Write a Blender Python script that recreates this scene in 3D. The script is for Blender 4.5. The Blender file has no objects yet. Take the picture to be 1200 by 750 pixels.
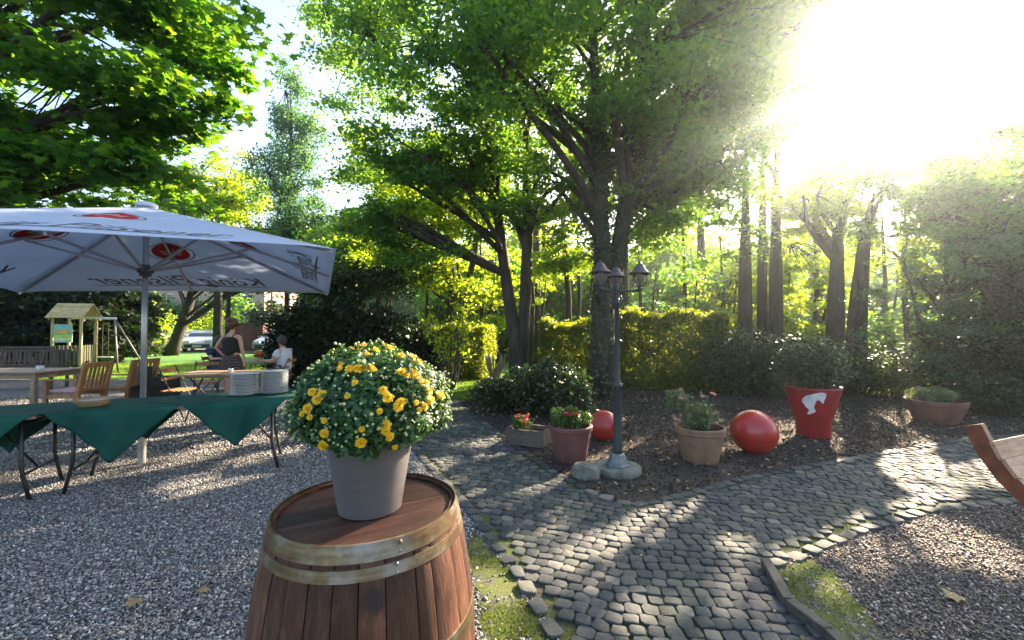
import bpy, bmesh, math, random
import numpy as np
from mathutils import Vector, Matrix
random.seed(7); RNG = np.random.default_rng(7)
PI = math.pi; R = math.radians
scene = bpy.context.scene
COL = scene.collection
SKY_STRENGTH = .085
SUN_STRENGTH = 5.0
EXPOSURE = 2.8
FLARE_VEIL = .0014
# ------------------------------------------------------------------ camera geometry (photo 1200x750)
F = 491.0; PITCH = math.atan(11/F); CAMH = 1.5
def ray(px, py):
    u = (px-600)/F; v = (375-py)/F
    return (u, math.cos(PITCH)-v*math.sin(PITCH), math.sin(PITCH)+v*math.cos(PITCH))
def P(px, py, Y):
    d = ray(px, py); t = Y/d[1]
    return (d[0]*t, Y, CAMH+d[2]*t)
def G(px, py, z=0.0):
    d = ray(px, py); t = (z-CAMH)/d[2]
    return (d[0]*t, d[1]*t)
def to_px(x, y, z):
    zz = z-CAMH
    f = y*math.cos(PITCH)+zz*math.sin(PITCH); up = -y*math.sin(PITCH)+zz*math.cos(PITCH)
    return 600+F*x/f, 375-F*up/f
# sun: up in the right front
SUN_AZ = math.atan2(0.857, 1.0); SUN_EL = R(25.2)
SUN = np.array([math.sin(SUN_AZ)*math.cos(SUN_EL), math.cos(SUN_AZ)*math.cos(SUN_EL), math.sin(SUN_EL)])

# ------------------------------------------------------------------ objects
def tag(o, label=None, cat=None, group=None, kind=None):
    if label: o['label'] = label
    if cat: o['category'] = cat
    if group: o['group'] = group
    if kind: o['kind'] = kind
    return o
def thing(name, label, cat, loc=(0,0,0), rz=0.0, group=None):
    o = bpy.data.objects.new(name, None); COL.objects.link(o)
    o.empty_display_size = 0.1
    o.location = loc; o.rotation_euler = (0,0,rz)
    return tag(o, label, cat, group)
def link(name, me, m=None, parent=None):
    o = bpy.data.objects.new(name, me); COL.objects.link(o)
    if m is not None:
        if isinstance(m, (list, tuple)):
            for q in m: me.materials.append(q)
        else: me.materials.append(m)
    if parent is not None: o.parent = parent
    return o
def copy_tree(o, parent=None):
    c = o.copy(); COL.objects.link(c); c.parent = parent
    for ch in [x for x in o.children]: copy_tree(ch, c)
    return c

class MB:
    def __init__(s): s.v = []; s.f = []; s.mi = []; s.cur = 0
    def add(s, vs, fs):
        n = len(s.v); s.v += [tuple(v) for v in vs]
        s.f += [tuple(i+n for i in f) for f in fs]; s.mi += [s.cur]*len(fs); return s
    def box(s, c, d, rot=None, taper=1.0):
        hx, hy, hz = d[0]/2, d[1]/2, d[2]/2
        vs = []
        for z in (-hz, hz):
            t = taper if z > 0 else 1.0
            for x, y in ((-hx,-hy),(hx,-hy),(hx,hy),(-hx,hy)): vs.append(Vector((x*t, y*t, z)))
        if rot is not None:
            if not isinstance(rot, Matrix): rot = Matrix.Rotation(rot, 3, 'Z')
            vs = [rot @ v for v in vs]
        c = Vector(c); vs = [v+c for v in vs]
        return s.add(vs, [(3,2,1,0),(4,5,6,7),(0,1,5,4),(1,2,6,5),(2,3,7,6),(3,0,4,7)])
    def beam(s, a, b, w, h, up=(0,0,1)):
        a = Vector(a); b = Vector(b); d = (b-a); L = d.length; d.normalize()
        up = Vector(up); x = d.cross(up)
        if x.length < 1e-4: x = d.cross(Vector((1,0,0)))
        x.normalize(); z = x.cross(d)
        m = Matrix((x, d, z)).transposed()
        return s.box((a+b)/2, (w, L, h), m)
    def tube(s, pts, rad, n=8, caps=True):
        pts = [Vector(p) for p in pts]
        if not hasattr(rad, '__len__'): rad = [rad]*len(pts)
        vs = []; prev = None
        for i, p in enumerate(pts):
            if i == 0: t = pts[1]-pts[0]
            elif i == len(pts)-1: t = pts[-1]-pts[-2]
            else: t = pts[i+1]-pts[i-1]
            if t.length < 1e-9: t = Vector((0,0,1))
            t.normalize()
            if prev is None:
                ref = Vector((0,0,1)) if abs(t.z) < .9 else Vector((1,0,0))
                x = t.cross(ref).normalized()
            else:
                x = (prev - t*prev.dot(t))
                if x.length < 1e-6: x = t.cross(Vector((0,0,1)))
                x.normalize()
            prev = x; y = t.cross(x)
            for k in range(n):
                a = 2*PI*k/n; vs.append(p + (x*math.cos(a)+y*math.sin(a))*rad[i])
        fs = []
        for i in range(len(pts)-1):
            for k in range(n):
                fs.append((i*n+k, i*n+(k+1)%n, (i+1)*n+(k+1)%n, (i+1)*n+k))
        if caps:
            fs.append(tuple(range(n-1,-1,-1))); fs.append(tuple((len(pts)-1)*n+k for k in range(n)))
        return s.add(vs, fs)
    def lathe(s, prof, n=24, c=(0,0,0), cap0=True, cap1=True, rot=None):
        vs = []
        for r, z in prof:
            for k in range(n):
                a = 2*PI*k/n; v = Vector((r*math.cos(a), r*math.sin(a), z))
                if rot is not None: v = rot @ v
                vs.append(v+Vector(c))
        fs = []
        for i in range(len(prof)-1):
            for k in range(n):
                fs.append((i*n+k, i*n+(k+1)%n, (i+1)*n+(k+1)%n, (i+1)*n+k))
        if cap0: fs.append(tuple(range(n-1,-1,-1)))
        if cap1: fs.append(tuple((len(prof)-1)*n+k for k in range(n)))
        return s.add(vs, fs)
    def prism(s, poly, z0, z1, mat=None):
        n = len(poly)
        vs = [Vector((x,y,z0)) for x,y in poly]+[Vector((x,y,z1)) for x,y in poly]
        if mat is not None: vs = [mat @ v for v in vs]
        fs = [tuple(range(n-1,-1,-1)), tuple(range(n,2*n))]+[(i,(i+1)%n,n+(i+1)%n,n+i) for i in range(n)]
        return s.add(vs, fs)
    def mesh(s, name, smooth=False):
        me = bpy.data.meshes.new(name); me.from_pydata(s.v, [], s.f)
        if any(s.mi): me.polygons.foreach_set('material_index', s.mi)
        if smooth: me.polygons.foreach_set('use_smooth', [True]*len(me.polygons))
        me.update(); return me
    def build(s, name, m, parent=None, smooth=False, bevel=0.0, seg=2, auto=None):
        me = s.mesh(name, smooth)
        if bevel > 0:
            bm = bmesh.new(); bm.from_mesh(me)
            es = [e for e in bm.edges if e.is_manifold and e.calc_face_angle(0) > R(28)]
            try: bmesh.ops.bevel(bm, geom=es, offset=bevel, segments=seg, affect='EDGES', profile=.6, clamp_overlap=True)
            except Exception: pass
            bm.to_mesh(me); bm.free()
        if auto is not None:
            me.polygons.foreach_set('use_smooth', [True]*len(me.polygons))
            try: me.set_sharp_from_angle(angle=R(auto))
            except Exception: pass
        return link(name, me, m, parent)

def fast_mesh(name, V, faces_flat, fsize):
    """V (n,3); faces_flat 1d indices; fsize 1d sizes"""
    me = bpy.data.meshes.new(name)
    V = np.asarray(V, dtype=np.float32); faces_flat = np.asarray(faces_flat, dtype=np.int32); fsize = np.asarray(fsize, dtype=np.int32)
    me.vertices.add(len(V)); me.vertices.foreach_set('co', V.ravel())
    me.loops.add(len(faces_flat)); me.loops.foreach_set('vertex_index', faces_flat)
    me.polygons.add(len(fsize))
    st = np.zeros(len(fsize), dtype=np.int32); st[1:] = np.cumsum(fsize)[:-1]
    me.polygons.foreach_set('loop_start', st); me.polygons.foreach_set('loop_total', fsize)
    me.update(calc_edges=True); return me
def scatter(name, tv, tf, pos, X, Y, Z, scale):
    """copies of a small template (tv verts, tf faces) with frames X,Y,Z (N,3) and scales"""
    tv = np.asarray(tv, float); N = len(pos); k = len(tv)
    sc = np.asarray(scale, float)
    if sc.ndim == 1: sc = np.repeat(sc[:,None], 3, 1)
    V = (pos[:,None,:] + tv[None,:,0:1]*X[:,None,:]*sc[:,None,0:1] + tv[None,:,1:2]*Y[:,None,:]*sc[:,None,1:2]
         + tv[None,:,2:3]*Z[:,None,:]*sc[:,None,2:3]).reshape(-1,3)
    fl = np.array([i for f in tf for i in f]); fs = np.array([len(f) for f in tf])
    FF = (fl[None,:] + (np.arange(N)*k)[:,None]).ravel(); FS = np.tile(fs, N)
    return fast_mesh(name, V, FF, FS)
def nrm(a): return a/np.maximum(np.linalg.norm(a, axis=1, keepdims=True), 1e-9)
def frames(N, spread=.7, up=(0,0,1), rng=RNG):
    Z = nrm(np.array(up)[None,:] + rng.normal(0, spread, (N,3)))
    a = rng.normal(0,1,(N,3)); X = nrm(np.cross(Z, a)); Y = np.cross(Z, X)
    return X, Y, Z
LEAF_Q = ([(0,-.5,0),(.30,-.05,.06),(0,.5,-.04),(-.30,-.05,.06)], [(0,1,2,3)])
LEAF_F = ([(0,-.5,0),(.27,-.15,.07),(.22,.2,.07),(0,.5,-.05),(-.22,.2,.07),(-.27,-.15,.07)], [(0,1,2,3),(0,3,4,5)])
_mp = [(0,-.5),(.12,-.32),(.46,-.36),(.34,-.12),(.52,.14),(.22,.14),(.0,.56),(-.22,.14),(-.52,.14),(-.34,-.12),(-.46,-.36),(-.12,-.32)]
LEAF_M = ([(x,y,-.25*abs(x)) for x,y in _mp]+[(0,0,.02)], [(12,i,(i+1)%12) for i in range(12)])

def inpoly(x, y, poly):
    x = np.asarray(x); y = np.asarray(y); ins = np.zeros(x.shape, bool); n = len(poly)
    for i in range(n):
        x0,y0 = poly[i]; x1,y1 = poly[(i+1)%n]
        c = ((y0>y)!=(y1>y)) & (x < (x1-x0)*(y-y0)/((y1-y0) if abs(y1-y0)>1e-12 else 1e-12)+x0)
        ins ^= c
    return ins

# ------------------------------------------------------------------ materials
def newmat(name):
    m = bpy.data.materials.new(name); m.use_nodes = True; nt = m.node_tree; nt.nodes.clear()
    out = nt.nodes.new('ShaderNodeOutputMaterial'); return m, nt, out
def nd(nt, t, **kw):
    n = nt.nodes.new(t)
    for k, v in kw.items(): setattr(n, k, v)
    return n
def ramp(nt, fac, cols):
    r = nd(nt, 'ShaderNodeValToRGB'); e = r.color_ramp.elements
    while len(e) > 1: e.remove(e[-1])
    e[0].position = cols[0][0]; e[0].color = (*cols[0][1], 1)
    for p, c in cols[1:]:
        q = e.new(p); q.color = (*c, 1)
    nt.links.new(fac, r.inputs[0]); return r.outputs[0]
def mix(nt, fac, a, b, mode='MIX'):
    n = nd(nt, 'ShaderNodeMix', data_type='RGBA', blend_type=mode)
    for i, v in ((0, fac), (6, a), (7, b)):
        if isinstance(v, (int, float)): n.inputs[i].default_value = v
        elif isinstance(v, tuple): n.inputs[i].default_value = (*v, 1)
        else: nt.links.new(v, n.inputs[i])
    return n.outputs[2]
def coords(nt, kind='Object', scale=(1,1,1)):
    tc = nd(nt, 'ShaderNodeTexCoord'); mp = nd(nt, 'ShaderNodeMapping'); mp.inputs['Scale'].default_value = scale
    nt.links.new(tc.outputs[kind], mp.inputs[0]); return mp.outputs[0]
def noise(nt, vec, scale, detail=4, rough=.6, dist=0):
    n = nd(nt, 'ShaderNodeTexNoise'); nt.links.new(vec, n.inputs['Vector']); n.inputs['Scale'].default_value = scale
    n.inputs['Detail'].default_value = detail; n.inputs['Roughness'].default_value = rough; n.inputs['Distortion'].default_value = dist
    return n.outputs[0]
def bump(nt, h, strength, dist=.01, normal=None):
    b = nd(nt, 'ShaderNodeBump'); b.inputs['Strength'].default_value = strength; b.inputs['Distance'].default_value = dist
    nt.links.new(h, b.inputs['Height'])
    if normal is not None: nt.links.new(normal, b.inputs['Normal'])
    return b.outputs[0]
def mat(name, c, rough=.6, c2=None, scale=8, stretch=(1,1,1), bmp=.15, bdist=.004, metal=0.0, spec=.5, coord='Object', lo=.35, hi=.65, coat=0.0, island=0.0, trans=0.0):
    m, nt, out = newmat(name); p = nd(nt, 'ShaderNodeBsdfPrincipled'); nt.links.new(p.outputs[0], out.inputs[0])
    p.inputs['Roughness'].default_value = rough; p.inputs['Metallic'].default_value = metal
    p.inputs['Specular IOR Level'].default_value = spec; p.inputs['Coat Weight'].default_value = coat
    v = coords(nt, coord, stretch); n = noise(nt, v, scale)
    if c2 is None: c2 = tuple(x*.72 for x in c)
    col = ramp(nt, n, [(lo, c2), (hi, c)])
    if island > 0:
        g = nd(nt, 'ShaderNodeNewGeometry'); hs = nd(nt, 'ShaderNodeHueSaturation')
        mr = nd(nt, 'ShaderNodeMapRange'); mr.inputs[3].default_value = 1-island; mr.inputs[4].default_value = 1+island
        nt.links.new(g.outputs['Random Per Island'], mr.inputs[0]); nt.links.new(mr.outputs[0], hs.inputs['Value']); nt.links.new(col, hs.inputs['Color']); col = hs.outputs[0]
    nt.links.new(col, p.inputs['Base Color'])
    if bmp > 0:
        n2 = noise(nt, v, scale*4, 5); nt.links.new(bump(nt, n2, bmp, bdist), p.inputs['Normal'])
    if trans > 0:
        t = nd(nt, 'ShaderNodeBsdfTranslucent'); nt.links.new(col, t.inputs[0]); mx = nd(nt, 'ShaderNodeMixShader'); mx.inputs[0].default_value = trans
        nt.links.new(p.outputs[0], mx.inputs[1]); nt.links.new(t.outputs[0], mx.inputs[2]); nt.links.new(mx.outputs[0], out.inputs[0])
    return m
def leafmat(name, ca, cb, ta, tb, tr=.45, rough=.45, spec=.35):
    m, nt, out = newmat(name); g = nd(nt, 'ShaderNodeNewGeometry')
    rnd = g.outputs['Random Per Island']
    c = ramp(nt, rnd, [(0, ca), (.8, cb), (1, tuple(min(1,(x+y)) for x,y in zip(cb,(.03,.02,0))))])
    t = ramp(nt, rnd, [(0, ta), (1, tb)])
    p = nd(nt, 'ShaderNodeBsdfPrincipled'); p.inputs['Roughness'].default_value = rough; p.inputs['Specular IOR Level'].default_value = spec
    nt.links.new(c, p.inputs['Base Color']); tl = nd(nt, 'ShaderNodeBsdfTranslucent'); nt.links.new(t, tl.inputs[0])
    mx = nd(nt, 'ShaderNodeMixShader'); mx.inputs[0].default_value = tr
    nt.links.new(p.outputs[0], mx.inputs[1]); nt.links.new(tl.outputs[0], mx.inputs[2]); nt.links.new(mx.outputs[0], out.inputs[0]); return m
# ================================================================== SKY, SUN, CAMERA
w = bpy.data.worlds.new("World"); scene.world = w; w.use_nodes = True
nt = w.node_tree; nt.nodes.clear()
so = nd(nt, 'ShaderNodeOutputWorld'); bg = nd(nt, 'ShaderNodeBackground'); sk = nd(nt, 'ShaderNodeTexSky', sky_type='NISHITA')
sk.sun_disc = False; sk.sun_elevation = SUN_EL; sk.sun_rotation = SUN_AZ; sk.air_density = 1.0; sk.dust_density = 3.0; sk.ozone_density = 1.0
bg.inputs['Strength'].default_value = SKY_STRENGTH
nt.links.new(sk.outputs[0], bg.inputs[0]); nt.links.new(bg.outputs[0], so.inputs[0])
sl = bpy.data.lights.new('sun', 'SUN'); sl.energy = SUN_STRENGTH; sl.angle = R(.5); sl.color = (1.0, .80, .58)
slo = bpy.data.objects.new('sun', sl); COL.objects.link(slo)
slo.rotation_euler = Vector(SUN).to_track_quat('Z', 'Y').to_euler(); slo.location = tuple(SUN*60)
cd = bpy.data.cameras.new('camera'); cam = bpy.data.objects.new('camera', cd); COL.objects.link(cam)
cam.location = (0,0,CAMH); cam.rotation_euler = (PI/2+PITCH, 0, 0)
cd.sensor_width = 36; cd.lens = 36*F/1200; cd.clip_start = .05; cd.clip_end = 2000
scene.camera = cam
scene.view_settings.view_transform = 'Standard'; scene.view_settings.look = 'None'
scene.view_settings.gamma = 1; scene.view_settings.use_curve_mapping = False
scene.view_settings.exposure = EXPOSURE
scene.render.engine = 'CYCLES'
cy = scene.cycles; cy.max_bounces = 7; cy.diffuse_bounces = 4; cy.glossy_bounces = 3; cy.transmission_bounces = 5; cy.transparent_max_bounces = 8; cy.volume_bounces = 0
cy.use_denoising = True; cy.caustics_reflective = False; cy.caustics_refractive = False

# ================================================================== GROUND
def noisy(poly, amp=.06, step=.15, seed=1):
    rg = np.random.default_rng(seed); out = []
    for i in range(len(poly)):
        a = np.array(poly[i]); b = np.array(poly[(i+1)%len(poly)]); L = np.linalg.norm(b-a); n = max(1, min(60, int(L/step)))
        for k in range(n):
            p = a+(b-a)*k/n
            out.append(tuple(p+rg.normal(0, amp*.5, 2) if k else p))
    return out
def sheet(name, poly, z, m, kind='structure', parent=None):
    bm = bmesh.new(); vs = [bm.verts.new((x,y,z)) for x,y in poly]; bm.faces.new(vs)
    bmesh.ops.triangulate(bm, faces=bm.faces[:]); me = bpy.data.meshes.new(name)
    for f in bm.faces:
        f.normal_update()
        if f.normal.z < 0: f.normal_flip()
    bm.to_mesh(me); bm.free()
    o = link(name, me, m, parent)
    if kind: o['kind'] = kind
    return o

PATH_L = [G(*p) for p in [(655,752),(600,665),(556,605),(497,540),(470,505),(484,482),(500,470)]]
PATH_TR = [G(*p) for p in [(538,470),(556,488),(602,522),(650,556),(700,582),(742,594),(800,582),(880,561),(960,546),(1130,516),(1350,497)]]
PATH_BR = [G(*p) for p in [(1350,583),(1200,588),(1130,594),(1080,601),(1040,613),(1000,626),(945,650),(897,666)]]
KERB = [G(897,666), G(925,716), G(972,752)]
PATH = [(1.0,-3.0),(.35,-1.0),(.25,1.0)] + PATH_L + PATH_TR + PATH_BR + KERB + [(1.56,1.0),(1.9,-3.0)]

# soil & leaf litter ground
m, gt, out = newmat('earth'); p = nd(gt,'ShaderNodeBsdfPrincipled'); gt.links.new(p.outputs[0], out.inputs[0])
v = coords(gt); n1 = noise(gt, v, .8, 5); n2 = noise(gt, v, 28, 6, .7)
c = mix(gt, n1, ramp(gt, n2, [(.3,(.014,.010,.008)),(.5,(.038,.028,.022)),(.72,(.08,.062,.05))]), ramp(gt, n2, [(.3,(.03,.022,.016)),(.7,(.10,.075,.055))]))
gt.links.new(c, p.inputs[0]); p.inputs['Roughness'].default_value = .95; gt.links.new(bump(gt, n2, .8, .03), p.inputs['Normal']); M_EARTH = m
# lawn
m, gt, out = newmat('lawn'); p = nd(gt,'ShaderNodeBsdfPrincipled'); gt.links.new(p.outputs[0], out.inputs[0])
v = coords(gt); n1 = noise(gt, v, .5, 4); n2 = noise(gt, v, 22, 6, .7)
c = mix(gt, n1, ramp(gt, n2, [(.3,(.03,.10,.012)),(.7,(.08,.27,.03))]), ramp(gt, n2, [(.3,(.05,.11,.015)),(.7,(.13,.30,.03))]))
gt.links.new(c, p.inputs[0]); p.inputs['Roughness'].default_value = .9; gt.links.new(bump(gt, n2, 1, .06), p.inputs['Normal']); M_LAWN = m
# gravel bed: fine chips between the modelled stones
m, gt, out = newmat('gravel_bed'); p = nd(gt,'ShaderNodeBsdfPrincipled'); gt.links.new(p.outputs[0], out.inputs[0])
v = coords(gt); vo = nd(gt,'ShaderNodeTexVoronoi'); vo.inputs['Scale'].default_value = 62; vo.inputs['Randomness'].default_value = 1; gt.links.new(v, vo.inputs['Vector'])
bw = nd(gt, 'ShaderNodeSeparateColor'); gt.links.new(vo.outputs['Color'], bw.inputs[0])
c = ramp(gt, bw.outputs[0], [(0,(.045,.043,.045)),(.45,(.13,.125,.125)),(.8,(.25,.24,.235)),(1,(.46,.45,.43))])
big = noise(gt, v, 1.3, 4); c = mix(gt, ramp(gt, big, [(.35,(.0,.0,.0)),(.7,(.35,.35,.35))]), c, (.09,.075,.06))
ed = ramp(gt, vo.outputs['Distance'], [(.0,(1,1,1)),(.62,(.55,.55,.55)),(.9,(.12,.12,.12))])
c = mix(gt, 1.0, c, ed, 'MULTIPLY'); gt.links.new(c, p.inputs[0]); p.inputs['Roughness'].default_value = .85
inv = nd(gt,'ShaderNodeMath', operation='SUBTRACT'); inv.inputs[0].default_value = 1; gt.links.new(vo.outputs['Distance'], inv.inputs[1])
gt.links.new(bump(gt, inv.outputs[0], 1, .012), p.inputs['Normal']); M_GRAVEL = m
# joints of the paving: soil with moss
m, gt, out = newmat('joint_soil'); p = nd(gt,'ShaderNodeBsdfPrincipled'); gt.links.new(p.outputs[0], out.inputs[0])
v = coords(gt); n1 = noise(gt, v, 2.2, 4); n2 = noise(gt, v, 60, 5, .7)
c = mix(gt, ramp(gt, n1, [(.42,(0,0,0)),(.6,(1,1,1))]), ramp(gt, n2, [(.3,(.02,.018,.015)),(.7,(.075,.065,.05))]), ramp(gt, n2, [(.3,(.03,.05,.008)),(.7,(.10,.13,.03))]))
gt.links.new(c, p.inputs[0]); p.inputs['Roughness'].default_value = .95; gt.links.new(bump(gt, n2, 1, .01), p.inputs['Normal']); M_JOINT = m
# asphalt
M_ASPH = mat('asphalt', (.17,.165,.16), .9, (.11,.105,.10), 3, bmp=.3)
# moss
m, gt, out = newmat('moss'); p = nd(gt,'ShaderNodeBsdfPrincipled'); gt.links.new(p.outputs[0], out.inputs[0])
v = coords(gt); n1 = noise(gt, v, 5, 5, .65); n2 = noise(gt, v, 90, 5, .75)
vo = nd(gt,'ShaderNodeTexVoronoi'); vo.inputs['Scale'].default_value = 75; gt.links.new(v, vo.inputs['Vector']); bw = nd(gt, 'ShaderNodeSeparateColor'); gt.links.new(vo.outputs['Color'], bw.inputs[0])
c = mix(gt, ramp(gt, n1, [(.40,(0,0,0)),(.50,(1,1,1))]), ramp(gt, bw.outputs[0], [(0,(.03,.028,.025)),(.75,(.09,.085,.08)),(1,(.3,.29,.27))]), ramp(gt, n2, [(.3,(.035,.055,.01)),(.7,(.15,.17,.03))]))
gt.links.new(c, p.inputs[0]); p.inputs['Roughness'].default_value = .95; gt.links.new(bump(gt, n2, 1, .012), p.inputs['Normal']); M_MOSS = m

# big ground sheet reaching the horizon with gentle noise-free plane
sheet('ground', [(-400,-60),(400,-60),(400,600),(-400,600)], -.004, M_EARTH)
GL = [(-26,-6),(1.0,-6),(.35,-1.0),(.25,1.0)] + PATH_L + [G(500,464),(-1.9,10.6),(-3.3,11.0),(-4.6,12.6),(-26,12.9)]
sheet('gravel_yard', noisy(GL, .05, .2, 3), .0, M_GRAVEL)
GR = [(1.9,-3.0),(1.56,1.0)] + KERB[::-1] + PATH_BR[::-1] + [(12,3.7),(12,-3)]
M_GRAVEL2 = M_GRAVEL.copy(); M_GRAVEL2.name = 'brown_gravel_bed'
for n_ in M_GRAVEL2.node_tree.nodes:
    if n_.type == 'VALTORGB' and len(n_.color_ramp.elements) == 4:
        for e_, c_ in zip(n_.color_ramp.elements, [(.045,.034,.028),(.12,.09,.07),(.22,.175,.14),(.40,.34,.29)]): e_.color = (*c_,1)
sheet('gravel_patch', GR, .0, M_GRAVEL2)
sheet('path_bed', PATH, .006, M_JOINT)
sheet('lawn', noisy([(-60,12.9),(-4.6,12.6),(-4.9,27.4),(-60,28.5)], .1, .5, 4), .004, M_LAWN)
sheet('garden_lawn', noisy([(-2.2,9.3),(-.45,9.0),(.3,11),(1.5,13.5),(6,14),(14,13.5),(14,22),(-4.2,22),(-2.8,12)], .1, .3, 5), .006, M_LAWN)
sheet('road', [(-70,28.5),(-4.0,27.4),(-4,36),(-70,38)], .004, M_ASPH)
sheet('verge', noisy([(-70,38),(-4,36),(-4,46),(-70,48)], .2, 1, 8), .005, M_LAWN)
MOSS_L = noisy([G(*q) for q in [(648,752),(598,672),(556,618),(548,640),(560,700),(566,752)]], .03, .06, 9)
sheet('moss_strip', MOSS_L, .004, M_MOSS)
MOSS_R = noisy([G(*q) for q in [(905,668),(930,714),(974,750),(1045,752),(1015,715),(990,690),(975,668),(950,656)]], .03, .06, 10)
sheet('moss_corner', MOSS_R, .004, M_MOSS)

# ---- setts: every stone real
m, gt, out = newmat('sett_stone'); p = nd(gt,'ShaderNodeBsdfPrincipled'); gt.links.new(p.outputs[0], out.inputs[0])
g = nd(gt,'ShaderNodeNewGeometry'); v = coords(gt)
c = ramp(gt, g.outputs['Random Per Island'], [(0,(.030,.040,.045)),(.35,(.055,.064,.068)),(.7,(.085,.088,.086)),(.92,(.13,.12,.105)),(1,(.20,.185,.16))])
n2 = noise(gt, v, 45, 5, .7); n3 = noise(gt, v, 1.6, 3)
c = mix(gt, 1, c, ramp(gt, n2, [(.25,(.62,.62,.62)),(.75,(1.15,1.15,1.15))]), 'MULTIPLY')
c = mix(gt, ramp(gt, n3, [(.45,(0,0,0)),(.7,(.5,.5,.5))]), c, (.045,.07,.04))
gt.links.new(c, p.inputs[0]); p.inputs['Roughness'].default_value = .78; p.inputs['Specular IOR Level'].default_value = .35; gt.links.new(bump(gt, n2, .9, .006), p.inputs['Normal']); M_SETT = m
def setts():
    S = .085; rot = R(-14); cs, sn = math.cos(rot), math.sin(rot)
    cells = []
    for j in range(-60, 140):
        for i in range(-70, 150):
            cells.append((i, j))
    cells = np.array(cells, float); i, j = cells[:,0], cells[:,1]
    off = np.where(j % 2 == 0, 0, .5) + .25*np.sin(j*1.7)
    u = (i+off)*S*1.04; vv = j*S*.98
    vv = vv + .16*np.abs(np.sin(u*1.15))       # shallow arcs
    x = u*cs - vv*sn; y = u*sn + vv*cs
    ok = inpoly(x, y, PATH) & (y > .3) & (x < 10)
    x, y, u = x[ok], y[ok], u[ok]; N = len(x)
    slope = .16*1.15*np.cos(u*1.15)*np.sign(np.sin(u*1.15))
    ang = rot + np.arctan(slope)*.8 + RNG.normal(0, .07, N)
    # keep the stones off the border course
    return x, y, ang, N
x, y, ang, N = setts()
def border_stones():
    out = []
    for line, s in ((PATH_L, .135), (PATH_TR[1:], .135), (PATH_BR, .135)):
        for a, b in zip(line[:-1], line[1:]):
            a = Vector(a); b = Vector(b); L = (b-a).length; n = max(1, int(L/s)); an = math.atan2(b.y-a.y, b.x-a.x)
            for k in range(n):
                q = a+(b-a)*((k+.5)/n); out.append((q.x, q.y, an, L/n))
    return out
BS = [b for b in border_stones() if abs(b[0]) < 11]
bx = np.array([b[0] for b in BS]); by = np.array([b[1] for b in BS]); ba = np.array([b[2] for b in BS])
dm = np.min((x[:,None]-bx[None])**2+(y[:,None]-by[None])**2, axis=1)**.5
ok = dm > .094; x, y, ang = x[ok], y[ok], ang[ok]; N = len(x)
x = np.r_[x, bx]; y = np.r_[y, by]; ang = np.r_[ang, ba]; NB = len(bx)
sx = np.r_[RNG.uniform(.077,.092,N), np.full(NB,.122)+RNG.normal(0,.010,NB)]; sy = np.r_[RNG.uniform(.073,.085,N), np.full(NB,.088)+RNG.normal(0,.006,NB)]
N = N+NB
# template: 3 rings of 8, rounded corners, domed top
ring = [(-.5,-.32),(-.34,-.5),(.34,-.5),(.5,-.34),(.5,.33),(.33,.5),(-.33,.5),(-.5,.34)]
tv = []
for s_, z_ in ((1,0),(1,.78),(.965,.94),(.90,1.0)):
    for a_, b_ in ring: tv.append((a_*s_, b_*s_, z_))
tv.append((0,0,1.04)); tv = np.array(tv); K = len(tv)
J = RNG.normal(0, .045, (N, 8, 2)); J4 = np.concatenate([J]*4+[np.zeros((N,1,2))], axis=1)
T = np.repeat(tv[None], N, 0); T[:,:,:2] += J4
hz = RNG.uniform(.012,.022,N); tx = RNG.normal(0,.055,N); ty = RNG.normal(0,.055,N)
X_ = T[:,:,0]*sx[:,None]; Y_ = T[:,:,1]*sy[:,None]; Z_ = .004+T[:,:,2]*hz[:,None] + (X_*tx[:,None]+Y_*ty[:,None])*(T[:,:,2]>.1)
ca, sa = np.cos(ang)[:,None], np.sin(ang)[:,None]
V = np.stack([x[:,None]+X_*ca-Y_*sa, y[:,None]+X_*sa+Y_*ca, Z_], -1).reshape(-1,3)
fs = []
for r_ in range(3):
    for k in range(8): fs.append((r_*8+k, r_*8+(k+1)%8, (r_+1)*8+(k+1)%8, (r_+1)*8+k))
for k in range(8): fs.append((24+k, 24+(k+1)%8, 32))
fl = np.array([i for f in fs for i in f]); fz = np.array([len(f) for f in fs])
me = fast_mesh('cobblestones', V, (fl[None]+(np.arange(N)*K)[:,None]).ravel(), np.tile(fz, N))
me.polygons.foreach_set('use_smooth', [True]*len(me.polygons))
tag(link('cobblestones', me, M_SETT), kind='stuff', label='grey granite setts paving the winding garden path', cat='paving')

# ---- gravel stones
m, gt, out = newmat('gravel_stone'); p = nd(gt,'ShaderNodeBsdfPrincipled'); gt.links.new(p.outputs[0], out.inputs[0])
g = nd(gt,'ShaderNodeNewGeometry')
c = ramp(gt, g.outputs['Random Per Island'], [(0,(.045,.045,.047)),(.3,(.11,.108,.108)),(.6,(.20,.193,.185)),(.85,(.33,.315,.29)),(.96,(.48,.47,.45)),(1,(.62,.6,.57))])
gt.links.new(c, p.inputs[0]); p.inputs['Roughness'].default_value = .6; M_STONE = m
M_STONE2 = M_STONE.copy(); M_STONE2.name = 'brown_gravel_stone'
for n_ in M_STONE2.node_tree.nodes:
    if n_.type == 'VALTORGB':
        for e_, c_ in zip(n_.color_ramp.elements, [(.05,.036,.03),(.10,.075,.06),(.17,.13,.105),(.28,.225,.18),(.45,.38,.32),(.6,.54,.48)]): e_.color = (*c_,1)
ico = [(0,0,.5),(.5,.05,.03),(.1,.47,-.02),(-.48,.1,.04),(-.12,-.5,0),(.35,-.35,.15),(0,0,-.5)]
icof = [(0,1,2),(0,2,3),(0,3,4),(0,4,5),(0,5,1),(6,2,1),(6,3,2),(6,4,3),(6,5,4),(6,1,5)]
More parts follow.
